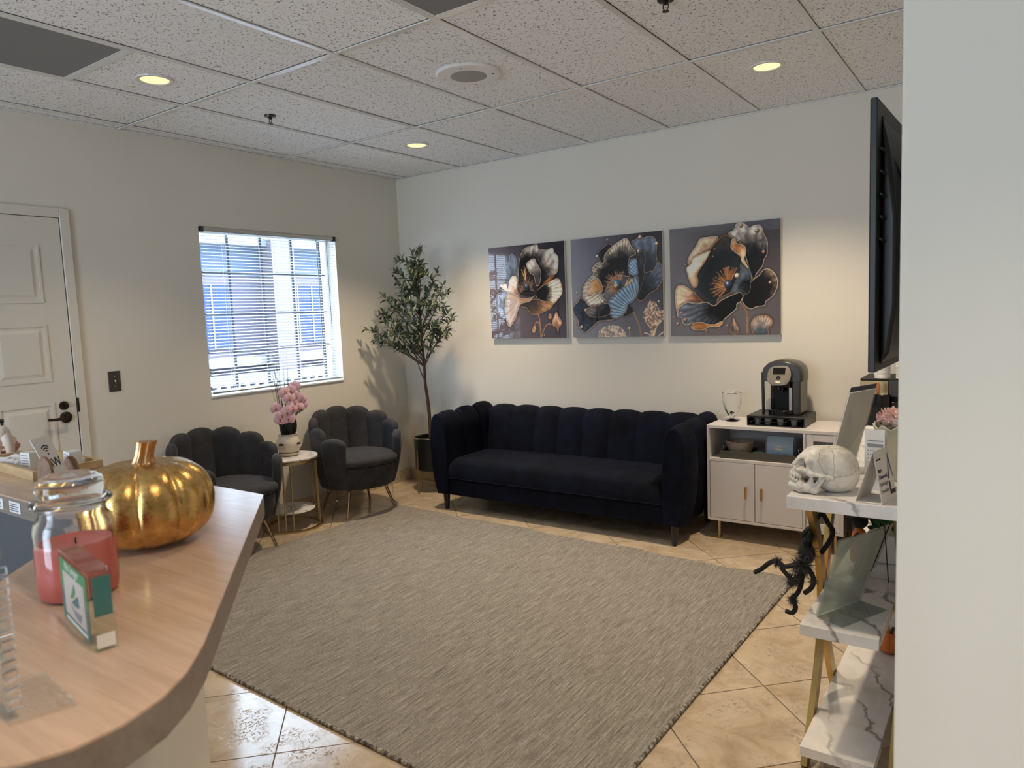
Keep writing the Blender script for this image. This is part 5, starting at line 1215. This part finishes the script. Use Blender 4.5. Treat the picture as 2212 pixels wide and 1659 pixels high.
# middle shelf: planter, easel card, halloween figure; bottom shelf: small pumpkin
t = thing('desk_planter', 'white box planter with small green plant on the middle console shelf', 'potted plant', (4.195, -1.93, .522))
boxo('planter_box', M['white'], t, -.055, .055, -.055, .055, 0, .105, bevel=.004)
random.seed(21); proto = None
for i in range(90):
    a = random.uniform(0, 2*PI); rr = .055*math.sqrt(random.random()); d = Vector((math.cos(a)*random.uniform(.2,1), math.sin(a)*random.uniform(.2,1), random.uniform(.3,1.2))).normalized()
    if proto is None:
        pm_ = MB(); pm_.grid(lambda u, v: Vector((.030*u, .010*math.sin(PI*min(1,.05+.95*u))*(2*v-1), .005*math.sin(PI*u))), 4, 2); proto = pm_.build('leaf', M['greenp'], t); o = proto
    else: o = proto.copy(); COL.objects.link(o)
    o.matrix_local = frame((rr*math.cos(a), rr*math.sin(a), .100+random.random()*.045), d, Vector((random.uniform(-1,1), random.uniform(-1,1), .2)).cross(d))
t = thing('easel_card', 'white card with blue angular print on a thin black wire easel', 'card', (4.150, -2.145, .522), R(-25))
Fc = frame((-.01, 0, .012), (0,1,0), (.35,0,.94)); MB().box(-.07, .07, 0, .19, 0, .0012, Fc).build('card', M['paper'], t)
m = MB(); m.prism([(-.06,.13),(-.02,.18),(.01,.18),(-.03,.13),(.01,.08),(-.02,.08)], -.0008, .0002, Fc); m.prism([(.0,.13),(.04,.18),(.06,.18),(.02,.13),(.06,.08),(.04,.08)], -.0008, .0002, Fc); m.build('blue_print', M['blue'], t)
m = MB()
for k in range(5): m.box(-.06, .05-.01*(k % 2), .025+.009*k, .029+.009*k, -.0008, .0002, Fc)
m.build('text_lines', M['ink'], t)
m = MB(); m.tube([(-.012,-.05,.002),(.07,-.03,.20)], .0018, 6); m.tube([(-.012,.05,.002),(.07,.03,.20)], .0018, 6); m.tube([(.085,0,.002),(.068,0,.20)], .0018, 6); m.tube([(-.014,-.05,.004),(-.014,.05,.004)], .0018, 6); m.build('wire_easel', M['matte'], t)
t = thing('halloween_figure', 'small orange and black halloween figure on the middle console shelf', 'figurine', (4.105, -1.99, .522))
m = MB(); m.lathe([(0,0),(.030,0),(.032,.05),(.022,.11),(.012,.125),(0,.125)], 20); m.build('orange_body', M['orange'], t)
m = MB(); m.ell((0,0,.150), (.030,.030,.028), 18, 12); m.build('head', M['fur'], t); MB().lathe([(0,0),(.045,0),(.045,.004),(.020,.006),(.004,.060),(0,.060)], 20, (0,0,.168)).build('hat', M['fur'], t)
for s in (-1, 1): MB().tube(smooth_path([(0, s*.018, .105), (-.02, s*.045, .085), (-.035, s*.05, .060)], 4), .008, 8).build('arm', M['fur'], t)
t = thing('mini_pumpkin', 'small orange pumpkin on the bottom console shelf', 'pumpkin', (4.195, -1.86, .136))
def pump(R0, H0, ribs, depth, dip=.22):
    def fn(u, v):
        a = 2*PI*u; b = PI*(v-.5); g_ = abs(math.sin(ribs*a/2))**.45; k = 1-depth*(1-g_)*(.6+.9*max(0, math.sin(b)))*(max(0, math.cos(b))**.5)
        r = R0*max(0, math.cos(b))**.62*k; z = H0/2*math.copysign(abs(math.sin(b))**.9, math.sin(b)); z -= (dip*H0*math.exp(-(r/(R0*.32))**2) if z > 0 else -.10*H0*math.exp(-(r/(R0*.4))**2))
        return Vector((r*math.cos(a), r*math.sin(a), z+H0/2))
    return fn
MB().grid(pump(.050, .085, 9, .12), 72, 20, True).build('body', M['orange'], t, angle=180); MB().tube([(0,0,.062),(.004,0,.085),(.012,0,.100)], [.009,.006,.006], 8).build('stem', M['stem'], t)
# hanging furry spider
sp = thing('toy_spider', 'black furry toy spider clinging to the gold leg of the marble console', 'decoration', (4.015, -2.43, .62))
def L(*p): return [(q[0]-4.015, q[1]+2.43, q[2]-.62) for q in p]
MB().ell(L((4.022,-2.435,.672))[0], (.026,.024,.034), 16, 12).build('abdomen', M['fur'], sp); MB().ell(L((4.008,-2.44,.625))[0], (.022,.020,.020), 16, 12).build('thorax', M['fur'], sp); MB().ell(L((4.020,-2.445,.715))[0], (.012,.012,.012), 12, 8).build('head', M['fur'], sp)
legs = [L((4.005,-2.44,.64),(3.958,-2.445,.618),(3.930,-2.44,.630),(3.905,-2.44,.620),(3.880,-2.44,.596),(3.855,-2.44,.578)), L((4.005,-2.45,.60),(3.985,-2.455,.583),(3.965,-2.455,.595),(3.944,-2.45,.616)),
        L((4.010,-2.44,.61),(4.007,-2.45,.565),(3.995,-2.455,.535),(3.982,-2.455,.518),(3.992,-2.455,.492),(3.982,-2.455,.470),(3.960,-2.455,.471)), L((4.025,-2.44,.625),(4.046,-2.455,.600),(4.043,-2.46,.570),(4.020,-2.46,.545)),
        L((4.024,-2.43,.66),(4.030,-2.42,.72),(4.040,-2.395,.77),(4.056,-2.38,.792),(4.075,-2.375,.760),(4.088,-2.375,.738),(4.082,-2.38,.710),(4.066,-2.385,.680),(4.056,-2.39,.662)), L((4.022,-2.43,.70),(4.010,-2.44,.725),(4.020,-2.44,.745),(4.026,-2.42,.75))]
for lg in legs: MB().tube(smooth_path(lg, 5), .0078, 8).build('leg', M['fur'], sp)
random.seed(13); m = MB()
def fur(c, r, n, ln):
    for i in range(n):
        a = random.uniform(0, 2*PI); b = math.asin(random.uniform(-1, 1)); d = Vector((math.cos(a)*math.cos(b), math.sin(a)*math.cos(b), math.sin(b))); p = Vector(c)+d*r; q = p+(d+Vector((random.uniform(-.5,.5), random.uniform(-.5,.5), random.uniform(-.9,.2)))).normalized()*ln*random.uniform(.5,1.2); s = d.cross((q-p).normalized()+Vector((.01,.02,.03))).normalized()*.0009
        m.add([p-s, p+s, q], [(0,1,2)])
for c, r, n, ln in ((L((4.008,-2.44,.625))[0], .018, 620, .034), (L((4.022,-2.435,.672))[0], .022, 420, .024), (L((3.985,-2.455,.583))[0], .012, 420, .030), (L((3.930,-2.44,.628))[0], .008, 260, .020), (L((3.984,-2.455,.516))[0], .007, 260, .024), (L((4.045,-2.455,.590))[0], .007, 130, .018), (L((4.086,-2.375,.738))[0], .006, 110, .014), (L((4.020,-2.445,.715))[0], .010, 120, .014)): fur(c, r, n, ln)
o = m.build('fur', M['furt'], sp, smooth=False, doubles=False); o['kind'] = 'stuff'

# ================================================================== RECEPTION COUNTER (in front)
DZ = 1.10; TH = .045
des = thing('reception_counter', 'angled reception counter with wood-look top and pale base', 'counter', (3.0, -4.10, 0))
dx_, dy_ = 3.0, -4.10
def loc2(pts): return [(p[0]-dx_, p[1]-dy_) for p in pts]
wing = [(.75,-3.856),(3.135,-3.856),(3.178,-3.850),(3.198,-3.858),(3.03,-4.150),(.75,-4.150)]
wing = [(.75,-3.856),(3.18,-3.856),(3.190,-3.859),(3.198,-3.866),(3.030,-4.150),(.75,-4.150)]
ang = [(3.030,-4.1505),(3.1985,-3.8665),(3.764,-4.365),(3.812,-4.415),(3.842,-4.460),(3.858,-4.510),(3.858,-4.555),(3.842,-4.592),(3.812,-4.625),(3.66,-4.790),(3.60,-4.735)]
w_ = MB().prism(loc2(wing), DZ-.003, DZ).build('worktop', M['desk'], des); a_ = MB().prism(loc2(ang), DZ-.003, DZ).build('worktop', M['desk45'], des)
MB().prism(loc2(wing), DZ-TH, DZ-.0031).build('worktop_edge', M['deskedge'], w_); MB().prism(loc2(ang), DZ-TH, DZ-.0031).build('worktop_edge', M['deskedge'], a_, angle=50)
MB().prism(loc2([(.75,-4.042),(3.20,-4.042),(3.135,-4.135),(.75,-4.135)]), 0, DZ-TH).build('base_panel', M['wall'], des)
MB().prism(loc2([(3.2005,-4.0425),(3.735,-4.521),(3.668,-4.596),(3.135,-4.1355)]), 0, DZ-TH).build('base_panel', M['wall'], des)
MB().prism(loc2([(.75,-4.145),(3.02,-4.145),(3.02,-4.137),(.75,-4.137)]), 0, DZ-TH-.002).build('shade_panel', pm('shade_panel_grey', (.075,.075,.08), .6), des)  # dark sheet over the inner base face, colour stands in for shade there
MB().prism(loc2([(.75,-4.16),(3.02,-4.16),(3.46,-4.60),(3.30,-4.85),(2.75,-4.60),(.75,-4.60)]), .71, .74).build('inner_worktop', pm('dark_worktop', (.06,.06,.064), .6), des)
for x in (2.560, 2.655):
    o = boxo('paper_label', M['paper'], des, x-.028-dx_, x+.030-dx_, -4.1512-dy_, -4.1502-dy_, DZ-.036, DZ-.010)
    m = MB()
    for k in range(4): m.box(x-.022-dx_, x+.020-dx_-.006*(k % 2), -4.1516-dy_, -4.1512-dy_, DZ-.032+.005*k, DZ-.030+.005*k)
    m.build('printed_text', M['ink'], o)
# gold pumpkin
t = thing('gold_pumpkin', 'large metallic gold foil pumpkin on the reception counter', 'pumpkin', (3.302, -4.178, DZ))
MB().grid(pump(.112, .150, 10, .15, .04), 180, 40, True).build('body', M['gold_foil'], t, angle=180)
m = MB(); nk = 40
pth = smooth_path([(0,0,.128),(0,0,.146),(.004,.001,.162),(.010,.004,.184)], 4); rad = [.050,.036,.026,.021,.018,.0160,.0150,.014,.0138,.0138,.014,.0148,.0155]
def stf(u, v):
    i = min(len(pth)-1, int(round(v*(len(pth)-1)))); a = 2*PI*u; r = rad[i]*(1+.16*math.cos(6*a)); return Vector((pth[i].x+r*math.cos(a), pth[i].y+r*math.sin(a), pth[i].z))
m.grid(stf, nk, len(pth)-1, True); m.add([stf(k/nk, 1) for k in range(nk)], [tuple(range(nk))]); m.build('stem', M['stemgold'], t, angle=60)
# candle jar
t = thing('candle_jar', 'coral jar candle with a clear domed glass lid on the reception counter', 'candle', (3.447, -4.362, DZ))
MB().lathe([(0,0),(.044,0),(.0505,.006),(.0525,.02),(.0525,.100),(.050,.112),(.044,.120),(.0425,.128),(.0455,.131),(.0455,.134),(.0400,.134),(.0400,.120),(.046,.110),(.0490,.098),(.0490,.016),(.044,.005),(0,.005)], 64).build('glass_jar', M['glass'], t)
MB().lathe([(0,.0045),(.0445,.0045),(.0494,.016),(.0494,.078),(.047,.082),(.040,.077),(0,.075)], 48).build('wax', M['wax'], t)
MB().tube([(0,0,.075),(.001,0,.084)], .0012, 6).build('wick', M['matte'], t)
MB().lathe([(0,.128),(.034,.128),(.0395,.132),(.051,.136),(.053,.140),(.050,.144),(.042,.147),(.044,.154),(.0445,.162),(.041,.171),(.030,.178),(.012,.181),(0,.1815)], 64).build('glass_lid', M['glass'], t)
# acrylic award blocks
t = thing('acrylic_block', 'clear acrylic block with green sailboat print beside the candle', 'award', (3.607, -4.427, DZ))
c0, c1 = Vector((3.533-3.607, -4.421+4.427, 0)), Vector((3.675-3.607, -4.449+4.427, 0)); ux = (c1-c0).normalized(); uy = Vector((-ux.y, ux.x, 0)); BW = (c1-c0).length; BH = .097; BT = .026
Fb = frame(c0, ux, (0,0,1))      # local z points to the viewer side
bk = MB().box(0, BW, 0, BH, -BT, 0, Fb).build('block', M['acryblk'], t, bevel=.001)
def pr(name, mat, poly, z0=.0004, z1=.0008): return MB().prism([(p[0]*BW, p[1]*BH) for p in poly], z0, z1, Fb).build(name, M[mat], t)
pr('green_field', 'green', [(.05,.50),(.93,.50),(.93,.93),(.05,.93)]); pr('teal_field', 'teal', [(.05,.10),(.93,.10),(.93,.4995),(.05,.4995)])
pr('white_square', 'pinkp', [(.16,.20),(.84,.20),(.84,.78),(.16,.78)], .0008, .0011)
pr('sail', 'green', [(.52,.70),(.36,.46),(.50,.52),(.56,.62)], .0011, .0014); pr('sail', 'teal', [(.40,.42),(.62,.58),(.66,.44),(.52,.40)], .0011, .0014); pr('hull', 'inkgrey', [(.34,.38),(.48,.34),(.72,.36),(.66,.24),(.52,.26)], .0011, .0014)
text('lettering', 'No Longer', .015, M['white'], t, Fb @ Matrix.Translation((.24*BW, .82*BH, .0009)))
pr('text_strip', 'white', [(.16,.12),(.84,.12),(.84,.16),(.16,.16)], .0008, .0011)
Fs = frame(c1, uy, (0,0,1)); m = MB(); m.box(.003, BT-.003, .45*BH, .95*BH, .0003, .0007, Fs); m.build('side_reflection', M['teal'], t); m = MB(); m.box(.003, BT-.003, .05*BH, .22*BH, .0003, .0007, Fs); m.build('side_label', M['white'], t)
# sneeze guard
t = thing('sneeze_guard', 'clear acrylic sneeze guard with foot on the end of the counter', 'screen', (3.752, -4.566, DZ))
e = Vector((-.667,-.745,0)); n_ = Vector((.745,-.667,0))
MB().box(0, .62, 0, .62, -.0035, .0035, frame((0,0,.004), e, (0,0,1))).build('panel', M['acrylic'], t)
m = MB(); m.prism([(.012,-.006),(.030,.050),(-.075,.062),(-.090,.004)], 0, .004); m.build('foot_plate', M['acrylic'], t)
MB().box(-.005, .002, .16, .62, -.005, .005, frame((0,0,.004), e, (0,0,1))).build('edge_strip', M['acrylic2'], t)
m = MB()
for k in range(14): m.box(-.003, .003, -.006, .006, .012+.0105*k, .019+.0105*k, Matrix.Translation((.003,.003,0)))
m.build('serrated_edge', M['glass'], t)
# tray with samples, wifi sign, ornaments at the back wing
t = thing('wooden_tray', 'shallow pine tray on the back wing of the counter', 'tray', (2.305, -3.952, DZ), R(-3))
m = MB(); tw, td = .200, .086
m.box(-tw, tw, -td, td, 0, .006); m.box(-tw, tw, -td, -td+.009, .006, .026); m.box(-tw, tw, td-.009, td, .006, .026); m.box(-tw, -tw+.009, -td+.009, td-.009, .006, .026); m.box(tw-.009, tw, -td+.009, td-.009, .006, .026); m.build('tray_body', M['tray'], t, bevel=.001)
zt_ = DZ+.006
random.seed(17)
for k, (x, y, a) in enumerate(((2.170,-4.000,20), (2.218,-4.010,35), (2.262,-3.990,-15), (2.200,-3.962,60), (2.150,-3.955,5), (2.415,-3.925,75))):
    t = thing('sample_tube', ('small white sample tube lying in the pine tray', 'small white sample tube standing out behind the wifi sign')[k == 5], 'tube', (x, y, zt_+.011), R(a), 'sample tubes in the tray')
    m = MB(); m.grid(lambda u, v: Vector((-.032+.052*u, (.011+.002*u*0)*math.cos(2*PI*v)*(1 if u > .0 else 1), (.011*(.12+.88*min(1, u*1.6)))*math.sin(2*PI*v))), 8, 14, cv=True); m.build('tube_body', M['tubes'], t)
    MB().lathe([(0,0),(.011,0),(.0115,.014),(.009,.016),(0,.016)], 16, M=frame((.020,0,0), (0,1,0), (0,0,1))).build('cap', M['white'], t)
for k, (x, y, a, l) in enumerate(((2.335,-3.985,8,'small white carton with printed panel in the pine tray'), (2.445,-3.925,-5,'small white carton with a green leaf print in the pine tray'))):
    t = thing('sample_carton', l, 'box', (x, y, zt_), R(a)); boxo('carton', M['paper'], t, -.022, .022, -.016, .016, 0, .048, bevel=.001)
    m = MB()
    for q in range(5): m.box(-.017, .015, -.0164, -.016, .010+.007*q, .0125+.007*q)
    m.build('printed_text', M['inkgrey'], t)
    if k: boxo('leaf_mark', M['green'], t, .004, .016, -.0166, -.0161, .015, .035)
t = thing('wifi_sign', 'white wifi card leaning in a walnut holder on the counter', 'sign', (2.566, -4.012, DZ), R(128))
m = MB(); m.box(-.055, .055, -.030, .030, 0, .012); m.build('holder_base', M['walnut'], t, bevel=.001)
for s, hh in ((-1, .075), (1, .055)):
    pr_ = [(-.022,.012),(.022,.012),(.018,hh*.75),(.008,hh),(-.004,hh),(-.014,hh*.8)]
    MB().prism(pr_, s*.055-.006 if s < 0 else s*.055-.004, s*.055+.004 if s < 0 else s*.055+.006, Matrix(((0,0,1,0),(1,0,0,0),(0,1,0,0),(0,0,0,1)))).build('holder_arm', M['walnut'], t, bevel=.003)
Fw = frame((0, -.002, .013), (1,0,0), (0,.40,.92))
MB().box(-.038, .038, 0, .112, -.001, .001, Fw).build('card', M['white'], t, bevel=.0006)
text('lettering', 'WiFi', .034, M['ink'], t, Fw @ Matrix.Translation((0, .028, .0012)), 'CENTER', .0004, flip=True)
m = MB()
for r_ in (.006, .013, .020):
    for q in range(8):
        a, b = R(45+q*11.25), R(45+(q+1)*11.25); m.add([Fw @ Vector((rr*math.cos(x), .066+rr*math.sin(x), .0013)) for rr, x in ((r_, a), (r_+.0035, a), (r_+.0035, b), (r_, b))], [(0,1,2,3)])
m.lathe([(0,0),(.003,0)], 10, M=Fw @ Matrix.Translation((0,.064,.0013))); m.build('wifi_symbol', M['ink'], t, smooth=False)
t = thing('tooth_ornament', 'cream tooth-shaped resin ornament on the back wing of the counter', 'ornament', (2.050-.0, -3.965+.02, DZ)); t.location = (2.026, -3.940, DZ)
m = MB()
for s in (-1, 1): m.tube(smooth_path([(s*.010, s*.012, 0), (s*.014, s*.014, .03), (s*.012, s*.010, .06), (s*.006, s*.004, .085)], 4), [.007,.008,.010,.012,.013,.014,.015,.016,.016,.016,.016,.016,.015], 12)
m.ell((0,0,.082), (.024,.024,.020), 16, 10); m.build('tooth_body', M['tooth'], t)
t = thing('glitter_ornament', 'rose gold glittering rock-shaped ornament behind the cream tooth', 'ornament', (1.935, -3.892, DZ))
random.seed(31); m = MB(); m.ell((0,0,.030), (.038,.030,.030), 18, 10); m.v = [(x*random.uniform(.85,1.12), y*random.uniform(.85,1.12), max(0, z*random.uniform(.88,1.12))) for x, y, z in m.v]
m.build('rock', M['glitter'], t, smooth=False, doubles=False); boxo('stand', M['copper'], t, -.036, .036, -.026, .026, 0, .006)
t = thing('wire_basket', 'black wire basket on the back wing of the counter by the door', 'basket', (1.845, -3.920, DZ)); t.scale = (.8, .8, .95); m = MB()
for a in range(24):
    a = 2*PI*a/24; m.tube([(.050*math.cos(a), .050*math.sin(a), 0), (.062*math.cos(a), .062*math.sin(a), .105)], .0014, 5)
m.build('wires', M['matte'], t); MB().lathe([(.0605,.098),(.0645,.098),(.0645,.108),(.0605,.108),(.0605,.098)], 32).build('rim', M['matte'], t); MB().lathe([(0,0),(.052,0),(.052,.004),(0,.004)], 24).build('base', M['matte'], t)
